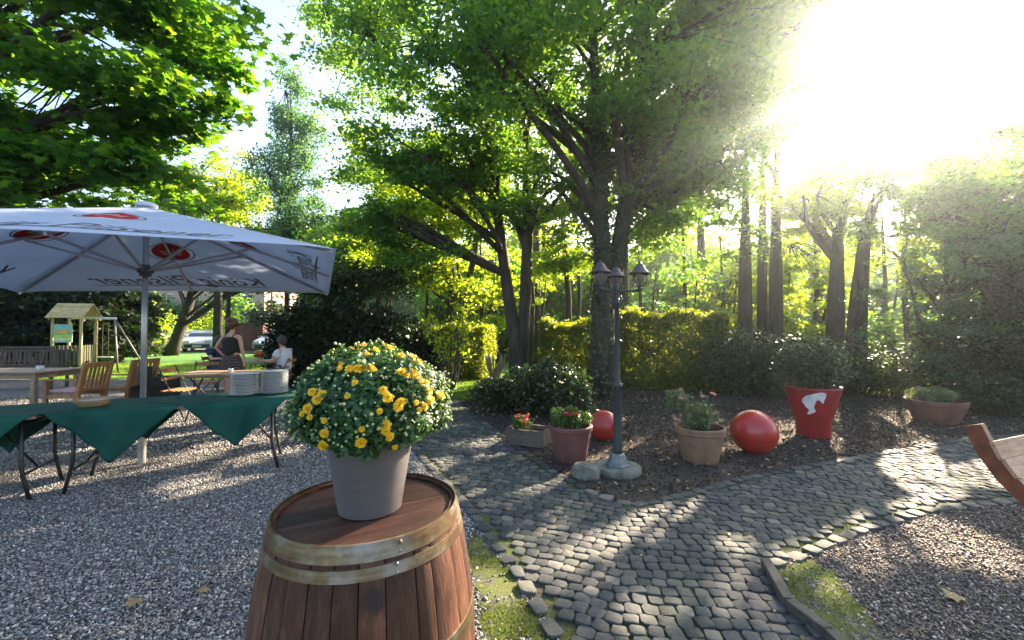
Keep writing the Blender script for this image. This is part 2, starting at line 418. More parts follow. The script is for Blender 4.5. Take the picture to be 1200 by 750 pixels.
def pebbles(name, poly, n, bounds, smin, smax, label, excl=None, nearpow=1.0, ms=None):
    x0,x1,y0,y1 = bounds
    xs = RNG.uniform(x0,x1,n); ys = y0+(y1-y0)*RNG.random(n)**nearpow
    ok = inpoly(xs, ys, poly) & (np.abs(xs) < ys*1.35+.3)
    if excl is not None:
        for e in excl: ok &= ~inpoly(xs, ys, e)
    xs, ys = xs[ok], ys[ok]; n = len(xs)
    X, Y, Z = frames(n, .6)
    s = RNG.uniform(smin, smax, n)*np.exp(RNG.normal(0,.18,n))
    sc = np.stack([s*RNG.uniform(.8,1.3,n), s*RNG.uniform(.7,1.1,n), s*RNG.uniform(.45,.75,n)], 1)
    pos = np.stack([xs, ys, s*.22+RNG.uniform(0,.004,n)], 1)
    o = link(name, scatter(name, ico, icof, pos, X, Y, Z, sc), ms or M_STONE)
    tag(o, label, 'gravel', kind='stuff'); return o
pebbles('gravel', GL, 290000, (-6.5,.3,.9,5.2), .009, .019, 'grey crushed stone gravel covering the yard around the barrel and buffet tables', [MOSS_L], 1.25)
pebbles('gravel', GL, 60000, (-11,0,5.0,9.5), .018, .03, 'coarser looking grey gravel under the wooden chairs', None, 1.2)
pebbles('gravel', GR, 70000, (1.4,6,1.0,4.3), .009, .020, 'reddish grey gravel patch beside the wooden bench', [MOSS_R], 1.0, M_STONE2)
pebbles('gravel', MOSS_L, 900, (-.6,.4,1.2,4), .010, .02, 'scattered white chips on the moss strip beside the barrel')
pebbles('gravel', MOSS_R, 1500, (1.3,2.6,1.2,3), .010, .02, 'scattered chips on the moss inside the kerb corner')
BED = PATH_TR + [(14,6.6),(14,13.4),(6,14),(1.5,13.5),(.3,11),(-.45,9.0)]
pebbles('soil_crumbs', BED, 45000, (-1,9,3.3,10), .012, .03, 'dark crumbs and chips on the planting bed soil')
scene.objects['soil_crumbs'].data.materials[0] = mat('soil_crumb', (.055,.040,.032), .9, (.02,.015,.012), 3, bmp=0, island=.7)
scene.objects['soil_crumbs']['category'] = 'soil'
# kerb
M_KERB = mat('kerb_stone', (.115,.10,.08), .9, (.055,.05,.038), 12, bmp=.5)
mb = MB()
kk = [Vector((*k,0)) for k in KERB]+[Vector((1.50,.6,0))]
for a, b in zip(kk[:-1], kk[1:]): 
    d = (b-a).normalized(); mb.beam(a+Vector((0,0,.03))+d*.004, b+Vector((0,0,.03))-d*.004, .055, .075)
o = mb.build('kerb', M_KERB, bevel=.006); o['kind'] = 'structure'

# moss and grass blades
def blades(name, poly, n, bounds, h, wd, m, label, dens=None):
    x0,x1,y0,y1 = bounds; xs = RNG.uniform(x0,x1,n); ys = RNG.uniform(y0,y1,n)
    ok = inpoly(xs, ys, poly)
    if dens is not None: ok &= dens(xs, ys)
    xs, ys = xs[ok], ys[ok]; n = len(xs)
    up = nrm(np.stack([RNG.normal(0,.45,n), RNG.normal(0,.45,n), np.ones(n)],1)); X = nrm(np.cross(up, RNG.normal(0,1,(n,3)))); Y = np.cross(up, X)
    hh = h*RNG.uniform(.4,1.2,n)
    o = link(name, scatter(name, [(-.5,0,0),(.5,0,0),(0,.25,1)], [(0,1,2)], np.stack([xs,ys,np.full(n,.004)],1), X, Y, up, np.stack([np.full(n,wd),np.full(n,wd)*3,hh],1)), m)
    return tag(o, label, 'grass', kind='stuff')
M_BLADE = leafmat('grass_blade', (.05,.09,.015), (.10,.17,.03), (.20,.40,.02), (.42,.58,.04), .5, .6)
M_MOSSB = leafmat('moss_blade', (.03,.06,.010), (.07,.11,.02), (.10,.18,.015), (.24,.30,.02), .4, .8)
def clumpy(f, th):
    return lambda xs, ys: (np.sin(xs*f)+np.sin(ys*f*1.3+1)+np.sin((xs+ys)*f*.7+2)+RNG.normal(0,.5,len(xs))) > th
blades('moss', MOSS_L, 60000, (-.6,.4,1.2,4), .017, .0045, M_MOSSB, 'green moss and short grass beside the barrel', clumpy(9,-.8))
blades('moss', MOSS_R, 26000, (1.2,2.8,1.2,3), .016, .004, M_MOSSB, 'green moss on the corner inside the kerb', clumpy(8,-.4))
blades('moss', PATH, 130000, (-1,3.5,1.2,5), .021, .0045, M_MOSSB, 'moss tufts growing in the joints of the path', clumpy(3.3,.9))
blades('grass', [(-2.2,9.3),(-.45,9.0),(.3,11),(1.5,13.5),(-2,14),(-2.8,12)], 26000, (-3,2,9,14), .07, .012, M_BLADE, 'sunlit grass on the lawn strip behind the hedge gap')
blades('grass', [(-30,12.9),(-4.6,12.6),(-4.9,18),(-30,18)], 40000, (-22,-4.5,12.6,18), .07, .018, M_BLADE, 'mown grass of the far lawn behind the chairs')
# fallen leaves
M_DRY = leafmat('dry_leaf', (.22,.16,.07), (.38,.30,.14), (.25,.18,.05), (.4,.3,.08), .25, .6)
def litter(name, n, poly, bounds, label, s=(.03,.06)):
    x0,x1,y0,y1 = bounds; xs = RNG.uniform(x0,x1,n); ys = RNG.uniform(y0,y1,n); ok = inpoly(xs,ys,poly); xs,ys = xs[ok],ys[ok]; n=len(xs)
    X,Y,Z = frames(n,.3); o = link(name, scatter(name, *LEAF_F, np.stack([xs,ys,np.full(n,.034)],1), X,Y,Z, RNG.uniform(*s,n)), M_DRY)
    return tag(o, label, 'leaf litter', kind='stuff')
litter('leaf_litter', 420, PATH, (-2,8,1.3,8), 'small dry leaves scattered over the paved path', (.015,.04))
litter('leaf_litter', 2600, BED, (-1,10,3.3,12), 'dry leaves lying on the dark planting bed')
litter('leaf_litter', 260, GL, (-8,0,1,9), 'few dry leaves on the gravel yard', (.02,.045))
for (px,py,s,rz,lab) in ((1117,703,.12,.4,'large yellow green maple leaf lying on the right gravel'),(157,711,.09,1.3,'pale maple leaf on the gravel at lower left'),(594,600,.075,2.1,'whitish dry leaf on the setts right of the barrel rim'),(238,697,.06,.2,'small straw coloured leaf on the gravel left of the barrel')):
    gx, gy = G(px,py); o = link('fallen_leaf', fast_mesh('fallen_leaf', np.array(LEAF_M[0])*s, np.array(LEAF_M[1]).ravel(), [3]*12), M_DRY)
    o.location = (gx,gy,.035); o.rotation_euler = (.1,.08,rz); tag(o, lab, 'leaf')
# ================================================================== VEGETATION
BARK = mat('bark', (.075,.06,.045), .95, (.025,.02,.016), 6, (1,1,.25), bmp=.9, bdist=.03)
BARK_D = mat('bark_dark', (.06,.05,.04), .95, (.02,.017,.014), 6, (1,1,.25), bmp=.9, bdist=.03)
L_MAPLE = leafmat('leaf_maple', (.014,.06,.018), (.035,.12,.03), (.12,.40,.012), (.38,.62,.02), .45)
L_MID = leafmat('leaf_mid', (.015,.07,.034), (.04,.12,.052), (.15,.42,.035), (.44,.68,.03), .46)
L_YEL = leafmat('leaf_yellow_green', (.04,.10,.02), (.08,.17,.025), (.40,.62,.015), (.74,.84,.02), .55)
L_BLUE = leafmat('leaf_bluish', (.018,.065,.045), (.04,.10,.07), (.10,.32,.07), (.26,.45,.08), .4, .4, .5)
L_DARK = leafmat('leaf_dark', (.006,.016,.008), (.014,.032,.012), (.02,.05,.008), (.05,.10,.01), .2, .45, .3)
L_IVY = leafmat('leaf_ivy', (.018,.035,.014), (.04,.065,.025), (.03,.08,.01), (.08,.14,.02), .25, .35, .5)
# openings in the canopy: spots of ground (photo pixels of the ground points) that the sun reaches
LIT = [(715,640,62,13,-20),(760,612,34,9,-15),(790,600,28,10,-30),(1085,560,48,20,25),(1040,610,75,9,-18),(935,655,38,8,-15),
       (1085,635,80,22,10),(1010,650,35,16,30),(1165,655,40,16,20),(752,732,32,20,10),(642,622,12,8,-20),(600,640,12,9,0),
       (210,512,48,3.5,-6),(262,522,45,3,-10),(292,538,34,4,-14),(216,568,40,4.5,-14),(70,612,60,5,-14),(17,582,26,4,-8),(146,547,36,4,-8),(40,556,40,3,-6),(110,596,30,3,-10),
       (150,500,110,5,-8),(120,522,60,5,-8),(190,545,60,5,-10),(255,575,60,6,-12),(60,575,70,5,-12),(310,512,20,6,0),(20,600,40,6,-12),
       (588,690,20,16,30),(587,528,30,3,-16),(512,546,18,3,-8),(560,582,18,3,-8),(676,565,18,4,-25),(860,645,22,8,0),(1180,560,40,12,-5),
       (1058,490,26,7,25),(1075,520,20,6,20),(975,690,16,10,20),(340,530,12,4,-10),(1140,555,30,8,-10),
       (560,443,40,16,0),(545,425,50,10,0),(650,402,80,6,0),(780,398,60,5,0),(1040,465,30,7,0)]
LITA = np.array(LIT, float)
GLOW = [(np.array(P(*a)), r) for a, r in [((640,140,10.5),1.1),((500,110,10.3),1.2),((560,230,10.6),1.0),((790,230,10.4),1.2),((420,190,10.4),1.0),((730,90,9),.8),((960,300,13),1.5),((1090,420,10.5),1.0),((1040,250,12),1.2),((650,335,13),1.7),((470,290,13.6),2.1),((545,330,13.5),1.9),((560,400,13),1.2),((1010,350,12.4),1.9),((1075,330,12.4),1.8),((860,290,14),1.5),((250,190,21),3.2),((640,385,12),1.4),((760,360,11),1.3),((190,360,26),3.0),((215,60,6.5),1.0),((120,200,7),.8),((690,395,11.6),1.3),((790,365,11),1.2),((590,440,11),1.2),((1050,450,9.6),.8),((620,470,7.5),.5)]]
def lit_mask(pos):
    """true where a leaf would shade one of the sunlit spots"""
    gx = pos[:,0]-SUN[0]/SUN[2]*pos[:,2]; gy = pos[:,1]-SUN[1]/SUN[2]*pos[:,2]
    f = np.maximum(gy*math.cos(PITCH)-CAMH*math.sin(PITCH), .2); up = -gy*math.sin(PITCH)-CAMH*math.cos(PITCH)
    px = 600+F*gx/f; py = 375-F*up/f
    hit = np.zeros(len(pos), bool)
    for cx,cy_,rx,ry,a in LITA:
        ca, sa = math.cos(R(a)), math.sin(R(a)); dx, dy = px-cx, py-cy_
        u = (dx*ca+dy*sa)/(rx*1.15+3); v = (-dx*sa+dy*ca)/(ry*1.2+4)
        hit |= (u*u+v*v) < 1.0
    hit |= (gx < -5.5) & (gy > 12.5) & (gy < 45)       # the far lawn and car park lie in the sun
    hit &= gy > .4
    for c, r_ in GLOW:                                   # foliage the sun shines through
        d = pos-c; al = d@SUN; q = np.linalg.norm(d-al[:,None]*SUN[None], axis=1); hit |= (al > r_+1.2) & (q < r_)
    return hit
def tubes_from(paths, parent, name, m, base, n=7):
    mb = MB()
    for pts, rad in paths: mb.tube([Vector(p)-Vector(base) for p in pts], rad, n)
    return mb.build(name, m, parent, smooth=True)
def bend(a, b, k=.12, n=5, rg=random):
    a = Vector(a); b = Vector(b); L = (b-a).length; o = Vector((rg.uniform(-1,1), rg.uniform(-1,1), rg.uniform(.1,.8)))*L*k
    return [a.lerp(b, i/(n-1)) + o*math.sin(PI*i/(n-1)) + Vector((rg.uniform(-1,1),rg.uniform(-1,1),rg.uniform(-1,1)))*L*.015*(0<i<n-1) for i in range(n)]
def near_on(path, z):
    best = None
    for i in range(len(path)-1):
        a, b = path[i], path[i+1]
        if a[2] <= z <= b[2]:
            t = (z-a[2])/(b[2]-a[2]+1e-6); return Vector(a[:3]).lerp(Vector(b[:3]), t), a[3]*(1-t)+b[3]*t
    q = path[-1] if z > path[-1][2] else path[0]; return Vector(q[:3]), q[3]
TOTAL = [0]
def tree(name, label, trunks, lobes, lm, size=.12, per=260, crad=.55, bark=None, group=None, cat='tree', tmpl=LEAF_Q, spread=.65, ivy=None, carve=True, shell=2.0, seed=None, limbs=5, zf=.15):
    """trunks: lists of (x,y,z,r); lobes: (x,y,z,rx,ry,rz,nclumps)"""
    rg = random.Random(seed if seed is not None else int(TOTAL[0])+11)
    base = (trunks[0][0][0], trunks[0][0][1], 0)
    t = thing(name, label, cat, base, 0, group)
    paths = [([q[:3] for q in tr], [q[3] for q in tr]) for tr in trunks]
    tubes_from(paths, t, 'trunk', bark or BARK, base, 12)
    BRS = []; clumps = []
    for (cx,cy_,cz,rx,ry,rz,nc) in lobes:
        br = []; BRS.append(br)
        tr = min(trunks, key=lambda q: (q[-1][0]-cx)**2+(q[-1][1]-cy_)**2)
        subs = []
        for k in range(limbs):
            a = rg.uniform(0, 2*PI); e = rg.uniform(-.3,.7)
            s = Vector((cx+rx*.5*math.cos(a), cy_+ry*.5*math.sin(a), cz+rz*.5*e)); subs.append(s)
            
            if carve and lit_mask(np.array([tuple(s)]))[0] and rg.random()<.7: continue
            hd = math.hypot(s.x-tr[-1][0], s.y-tr[-1][1]); o_, r_ = near_on(tr, max(tr[0][2]+.3*(tr[-1][2]-tr[0][2]), s.z-.7*hd-rg.uniform(0,1)))
            r0 = min(r_*.6, .10); br.append((bend(o_, s, .1, 6, rg), [r0*(1-.13*i) for i in range(6)]))
        for k in range(nc):
            u = rg.random()**(1/shell); a = rg.uniform(0,2*PI); cz_ = rg.uniform(-1,1); ss = math.sqrt(1-cz_*cz_)
            c = Vector((cx+rx*u*ss*math.cos(a), cy_+ry*u*ss*math.sin(a), cz+rz*u*cz_))
            if c.z < .35: continue
            clumps.append(c)
            if carve and lit_mask(np.array([tuple(c)]))[0]: continue
            s = min(subs, key=lambda q: (q-c).length); br.append((bend(s, c, .12, 4, rg), [.024,.017,.011,.005]))
    for br in BRS:
        if carve: br = [b for b in br if lit_mask(np.array([tuple(q) for q in b[0][1:]])).mean() < .34]
        if br: tubes_from(br, t, 'limb', bark or BARK, base, 5)
    C = np.array([tuple(c) for c in clumps]); n = len(C)*per
    idx = np.repeat(np.arange(len(C)), per)
    srr = np.array([rg.uniform(.6,1.25) for _ in C])[idx][:,None]*crad
    pos = C[idx] + RNG.normal(0,1,(n,3))*srr*np.array([.52,.52,zf])
    pos[:,2] -= (.22 if zf < .3 else .05)*np.linalg.norm((pos-C[idx])[:,:2],axis=1)      # twig ends droop
    ok = pos[:,2] > .15
    if carve: ok &= ~lit_mask(pos)
    pos = pos[ok]; n = len(pos); X,Y,Z = frames(n, spread)
    s = size*RNG.uniform(.65,1.25,n); TOTAL[0] += n
    me = scatter('crown', tmpl[0], tmpl[1], pos-np.array(base)[None], X,Y,Z, s)
    link('crown', me, lm, t)
    if ivy:
        for (pi, z0, z1, rr, ni) in ivy:
            tr = trunks[pi]; zz = RNG.uniform(z0,z1,ni); pp = []
            nn = []
            for z in zz:
                c, r_ = near_on(tr, z); a = RNG.uniform(0,2*PI); q = r_*.95+abs(RNG.normal(0,rr)); pp.append((c.x+q*math.cos(a)-base[0], c.y+q*math.sin(a)-base[1], z)); nn.append((math.cos(a),math.sin(a),.3))
            pp = np.array(pp); nn = nrm(np.array(nn)+RNG.normal(0,.4,(ni,3))); X = nrm(np.cross(nn, RNG.normal(0,1,(ni,3)))); Y = np.cross(nn,X)
            link('ivy', scatter('ivy', *LEAF_F, pp, X,Y,nn, RNG.uniform(.05,.10,ni)), L_IVY, t)
    return t
def bush(name, label, boxes, lm, n, size, cat='shrub', group=None, stems=8, tmpl=LEAF_Q, spread=.8, carve=False, bark=None, sides=None, base=None):
    """boxes: rounded volumes (x,y,z,rx,ry,rz,power) filled with leaves towards their surface"""
    x0,y0 = (boxes[0][0], boxes[0][1]) if base is None else base
    t = thing(name, label, cat, (x0,y0,0), 0, group); pos = []
    vol = sum(b[3]*b[4]+b[4]*b[5]+b[3]*b[5] for b in boxes); mb = MB()
    for (cx,cy_,cz,rx,ry,rz,pw) in boxes:
        k = int(n*(rx*ry+ry*rz+rx*rz)/vol)
        d = nrm(RNG.normal(0,1,(k,3))); 
        nr = (np.abs(d)**pw).sum(1)**(1/pw); d = d/nr[:,None]
        u = RNG.random(k)**.36*(1+RNG.normal(0,.07,k)) 
        lump = 1+.11*np.sin(d[:,0]*9+cx*3)+.09*np.sin(d[:,1]*8+cy_*5)+.10*np.sin(d[:,2]*7+cz+d[:,0]*5)+.05*np.sin(d[:,0]*23+d[:,2]*19)
        pos.append(np.array([cx,cy_,cz])+d*u[:,None]*lump[:,None]*np.array([rx,ry,rz]))
        for q in range(stems):
            e = Vector((cx+random.uniform(-.6,.6)*rx-x0, cy_+random.uniform(-.6,.6)*ry-y0, cz+random.uniform(-.1,.7)*rz)); s = Vector((cx+random.uniform(-.35,.35)*rx-x0, cy_+random.uniform(-.35,.35)*ry-y0, 0))
            mb.tube(bend(s,e,.06,5), [.018,.015,.012,.009,.004], 5)
    mb.build('stems', bark or BARK_D, t, smooth=True)
    pos = np.concatenate(pos); ok = pos[:,2] > .02
    if carve: ok &= ~lit_mask(pos)
    pos = pos[ok]; n = len(pos); X,Y,Z = frames(n, spread); TOTAL[0] += n
    link('foliage', scatter('foliage', tmpl[0], tmpl[1], pos-np.array([x0,y0,0]), X,Y,Z, size*RNG.uniform(.6,1.3,n)), lm, t)
    return t

def V3(px,py,Y): return P(px,py,Y)
def W(px, Y): return P(px,386,Y)[0]
# --- big maple overhanging the left of the yard
tree('maple_tree', 'large dark green maple overhanging the parasol at upper left',
     [[(-10.4,6.6,0,.34),(-10.2,6.6,2.5,.28),(-9.6,6.6,4.5,.22),(-9.0,6.5,6.5,.15),(-8.4,6.5,9,.07)]],
     [(-8.2,6.3,6.2,2.4,2.2,2.2,44),(-5.7,6.3,7.0,1.6,1.6,1.5,26),(-7.4,7.0,4.3,1.9,1.5,.9,24),(-10.2,6.5,5.2,1.8,2.0,2.4,26),(-6.0,6.8,5.5,1.3,1.2,.8,12),(-8,6.5,8.6,2.4,2,1.2,16)],
     L_MAPLE, .17, 150, .62, tmpl=LEAF_M, spread=.45)
# --- ivy-clad tree behind the lamp
bx_ = W(705,9.2)
tree('ivy_clad_tree', 'tall twin-stemmed tree with ivy-clad trunk behind the lamp post',
     [[(bx_,9.2,0,.33),(bx_+.02,9.2,1.2,.27),(bx_+.05,9.2,2.6,.22),(bx_-.05,9.1,4.5,.15),(bx_-.15,9.0,7,.10),(bx_-.3,9,10,.04)],
      [(bx_+.12,9.25,2.0,.20),(bx_+.36,9.3,3.0,.19),(bx_+.6,9.3,4.4,.17),(bx_+.85,9.2,7,.12),(bx_+1.2,9.1,10,.05)]],
     [(1.2,9.0,8.4,2.9,2.6,2.6,74),(4.2,9.4,7.6,2.5,2.2,2.4,64),(-.8,8.2,7.2,2.2,1.8,1.8,40),(4.6,10.6,5.4,1.9,1.5,1.5,34),(2.0,9.8,5.2,2.2,1.3,1.2,28),(5.8,9.6,8.6,1.6,1.6,1.6,30),(6.6,10.6,10.4,2.0,1.9,1.7,40),(4.6,9.2,10.6,2.0,1.8,1.4,30),(7.2,12.0,10.6,1.8,1.8,1.5,34),(2.6,8.0,5.8,1.5,1.2,.7,12),(4.2,9.5,5.3,1.0,1.3,.8,10),(1.3,10,11,3.2,3,1.8,36),(2.9,10.2,4.3,1.3,1.0,.7,14),(5.6,11.5,7.4,1.9,2.0,2.2,44)],
     L_MID, .125, 235, .60, zf=.2, ivy=[(0,.1,6.5,.09,3800),(1,2.6,6.0,.05,1100)])
# --- twin trunk tree
x6 = W(606,11.5)
tree('twin_trunk_tree', 'slender tree forking into two bare trunks above the hedge, left of the lamp',
     [[(x6,11.5,0,.22),(x6-.05,11.5,1.2,.19),(x6-.35,11.5,3.2,.15),(x6-.6,11.4,5.2,.12),(x6-1.0,11.2,8,.07),(x6-1.2,11,10,.03)],
      [(x6+.08,11.5,.6,.18),(x6+.2,11.5,1.8,.16),(x6+.28,11.5,4,.145),(x6+.25,11.5,6.5,.10),(x6+.3,11.5,9.5,.04)]],
     [(-2.4,10.8,8.2,2.8,2.2,2.7,78),(.2,11.2,8.4,2.5,2.2,2.7,64),(-.2,11.4,5.0,1.8,1.3,1.2,26),(1.5,12.0,3.9,1.0,.9,.8,16),(-2.2,11.6,3.4,1.3,1.0,.6,16),(-3.4,11.4,4.4,1.4,1.2,.9,20),(-2.8,10.4,5.7,1.9,1.8,1.0,28),(-.9,10.8,6.2,1.6,1.6,.8,20),(-4.0,11,10.2,1.9,1.8,1.6,26),(1.6,11.6,6.0,1.4,1.4,1.2,16)],
     L_MID, .125, 225, .60)
# --- tree behind, bright lower foliage
x7 = W(541,14)
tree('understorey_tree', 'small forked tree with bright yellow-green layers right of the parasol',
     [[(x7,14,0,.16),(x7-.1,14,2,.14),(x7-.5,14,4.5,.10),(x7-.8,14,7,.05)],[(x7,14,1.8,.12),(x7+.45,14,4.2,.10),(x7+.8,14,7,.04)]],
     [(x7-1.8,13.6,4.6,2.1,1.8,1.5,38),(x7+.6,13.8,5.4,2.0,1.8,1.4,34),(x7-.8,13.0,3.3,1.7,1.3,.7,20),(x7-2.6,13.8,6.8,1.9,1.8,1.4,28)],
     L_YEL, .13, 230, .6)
# --- bright leaves right of the twin trunks
x7b = W(655,13)
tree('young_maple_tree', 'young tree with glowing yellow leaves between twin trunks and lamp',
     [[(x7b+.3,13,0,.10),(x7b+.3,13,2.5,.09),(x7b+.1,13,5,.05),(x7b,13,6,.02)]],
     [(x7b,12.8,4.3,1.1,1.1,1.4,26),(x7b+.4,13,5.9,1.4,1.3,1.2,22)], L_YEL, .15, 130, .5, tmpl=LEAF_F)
# --- three straight trunks right of the lamp
XS = [W(873,13), W(893,13.6), W(909,13.0)]
for i, (x_, yy, lab, lob) in enumerate([
    (XS[0],13.0,'leftmost of three straight trunks right of the lamp, standing in the glare',[(XS[0]-1.2,12.8,8.6,2.1,2.0,2.2,54),(XS[0]-.3,13.6,4.4,1.4,1.2,1.0,20),(XS[0]-2.0,12.6,4.0,1.5,1.1,1.1,30),(XS[0]-3.2,13.0,5.2,1.4,1.1,1.0,26),(XS[0]-.9,13,6.2,1.5,1.5,1.2,22)]),
    (XS[1],13.6,'middle one of three straight trunks right of the lamp, thinnest of them',[(XS[1]-.3,14.2,9.6,1.8,2.0,1.8,30),(XS[1]-2.5,14.6,10.8,2.2,2.2,1.8,30)]),
    (XS[2],13.0,'rightmost of three straight trunks right of the lamp, next to the sun glare',[(XS[2]-.4,13.2,7.4,1.2,1.6,1.2,20),(XS[2]-1.5,14,5.0,1.1,1.4,.9,14)])]):
    tree('straight_trunk_tree', lab, [[(x_,yy,0,.22-.05*(i==1)),(x_+.02,yy,3,.19-.04*(i==1)),(x_+.08,yy,6,.10),(x_+.1,yy,8.2,.012)]], lob, L_MID, .13, 240, .60, group='straight trunked trees beyond the bed')
# --- leaning pair at right
for i, (a_, b_, yy, lab, lob) in enumerate([
    (W(977,11.0),W(984,11.0),11.0,'left trunk of the leaning pair behind the red pot',[(8.0,11.2,5.0,1.4,1.4,.85,28),(9.3,12.4,5.4,1.5,1.5,.9,28)]),
    (W(999,10.6),W(1016,10.6),10.6,'right trunk of the leaning pair behind the red pot, arching right',[(10.2,10.8,5.1,1.7,1.6,1.0,36),(9.8,10.0,3.8,1.3,1.2,.8,20)])]):
    tree('leaning_tree', lab, [[(a_,yy,0,.24),(a_+(b_-a_)*.4,yy,2,.20),(b_,yy,4,.12),(b_+.25,yy,5.0,.012)]], lob, L_YEL if i==0 else L_MID, .105, 240, .5, group='leaning pair of trees behind the red pot')
# --- right border trees
tree('broadleaf_tree', 'hazy broadleaf tree at right edge with thick reddish trunk', [[(W(1168,9.6),9.6,0,.27),(W(1168,9.6),9.6,2.5,.24),(W(1160,9.6),9.6,4.2,.10),(W(1160,9.6),9.6,4.9,.012)]],
     [(12.0,9.8,5.0,2.0,1.8,1.3,44),(10.8,9.8,4.0,1.4,1.2,1.1,26),(14.2,9.4,5.6,2.1,1.8,1.9,44)], L_MID, .10, 260, .5)
tree('yellow_leaved_tree', 'thin tree with bright yellow leaves right of the leaning pair', [[(W(1066,12.4),12.4,0,.09),(W(1060,12.4),12.4,3,.07),(W(1064,12.4),12.4,5.2,.03)]],
     [(W(1050,12.4),12.3,3.4,1.3,1.2,1.5,34),(W(1085,12.4),12.6,4.9,1.6,1.4,1.0,24)], L_YEL, .11, 210, .45)
for i,(px,yy,hh,lm_,lab) in enumerate([(1105,9.0,4.3,L_BLUE,'dusky hazel-like shrub tree between yellow tree and right edge'),(1200,8.2,4.0,L_DARK,'dark shrub tree touching the right edge behind the bench'),(1270,9.0,5.0,L_BLUE,'tall bluish shrub tree beyond the right edge')]):
    x_ = W(px,yy); tree('shrub_tree', lab, [[(x_,yy,0,.08),(x_+.1,yy,1.5,.06),(x_+.1,yy,hh*.8,.02)],[(x_,yy,.2,.05),(x_-.5,yy,1.6,.04),(x_-.8,yy,hh*.7,.015)]],
      [(x_,yy,hh*.62,1.3,1.1,hh*.30,30),(x_-.1,yy-.1,1.2,1.2,1.0,.8,20)], lm_, .085, 300, .45, cat='shrub')
# --- tall shade trees beyond, right of centre (they throw the shade over the yard)
for i,(x_,yy,z_,r_,lab) in enumerate([(4.6,17.5,9.5,3.0,'tall tree behind the hedge, above the three lanterns'),(8.3,18.5,9.0,2.6,'tall tree far behind the three straight trunks'),(1.0,18.5,9.0,3.0,'tall tree far behind the ivy-clad trunk'),
      (-2.8,19,8.5,2.9,'round crowned tree in the background left of the twin trunks'),(12.4,17.0,6.3,2.7,'low broad tree in the right background under the glare'),(16.6,16,6.8,2.8,'wide tree at far right background'),(19.5,13,7.6,2.9,'outermost tree of the right background')]):
    tree('background_tree', lab, [[(x_,yy,0,.25),(x_+.1,yy,z_*.5,.18),(x_,yy,z_,.07)]], [(x_,yy,z_,r_,r_*.9,r_*.6,66)], (L_MID,L_YEL)[i%2], .18, 170, .75, group='trees closing the background', limbs=4)
# --- left background
tree('pale_green_tree', 'bright yellow-green tree above the right half of the parasol', [[(W(255,21),21,0,.22),(W(255,21),21,5,.16),(W(250,21),21,9,.06)]],
     [(W(262,21),21,8.3,2.4,2,2.2,60),(W(205,20),20,7.0,2.3,2,2.4,44),(W(300,21),21,5.8,2.0,1.8,1.9,34)], L_YEL, .17, 170, .7)
xb = W(336,19)
tree('slender_birch_tree', 'slim tall airy tree against the white sky left of centre', [[(xb,19,0,.14),(xb,19,6,.09),(xb+.1,19,11,.04),(xb,19,13.4,.01)]],
     [(xb,19,12.3,.8,.8,1.5,16),(xb+.2,19,10.4,1.4,1.1,1.4,28),(xb-.2,19,8.4,1.9,1.3,1.5,40),(xb+.2,19,6.2,2.0,1.4,1.5,40),(xb,19,4.4,1.9,1.3,1.2,30)], L_BLUE, .13, 170, .46, zf=.6)
for i,(px,yy,z_,r_,lm_,lab) in enumerate([(385,22,6.6,2.4,L_BLUE,'bluish tree behind the right corner of the parasol'),(425,20,4.6,2.2,L_MID,'mid-green tree just right of the parasol corner'),(120,24,6.2,3.2,L_MID,'tree hidden mostly behind the parasol top'),(455,24,8,2.8,L_BLUE,'hazy bluish tree behind the small forked tree'),(20,22,5,3,L_MID,'tree seen above the left end of the parasol'),(185,38,5.4,3.0,L_MID,'tree in front of the left part of the pink house'),(262,40,6.2,3.4,L_BLUE,'tree in front of the right part of the pink house'),(318,36,5.2,3.0,L_MID,'tree above the grey car and the shed')]):
    x_ = W(px,yy); tree('background_tree', lab, [[(x_,yy,0,.2),(x_,yy,z_*.6,.14),(x_,yy,z_,.05)]], [(x_,yy,z_,r_,r_*.9,r_*.8,46),(x_,yy,z_*.5,r_*.9,r_*.8,z_*.3,34)], lm_, .17, 160, .7, group='trees closing the background', limbs=4)
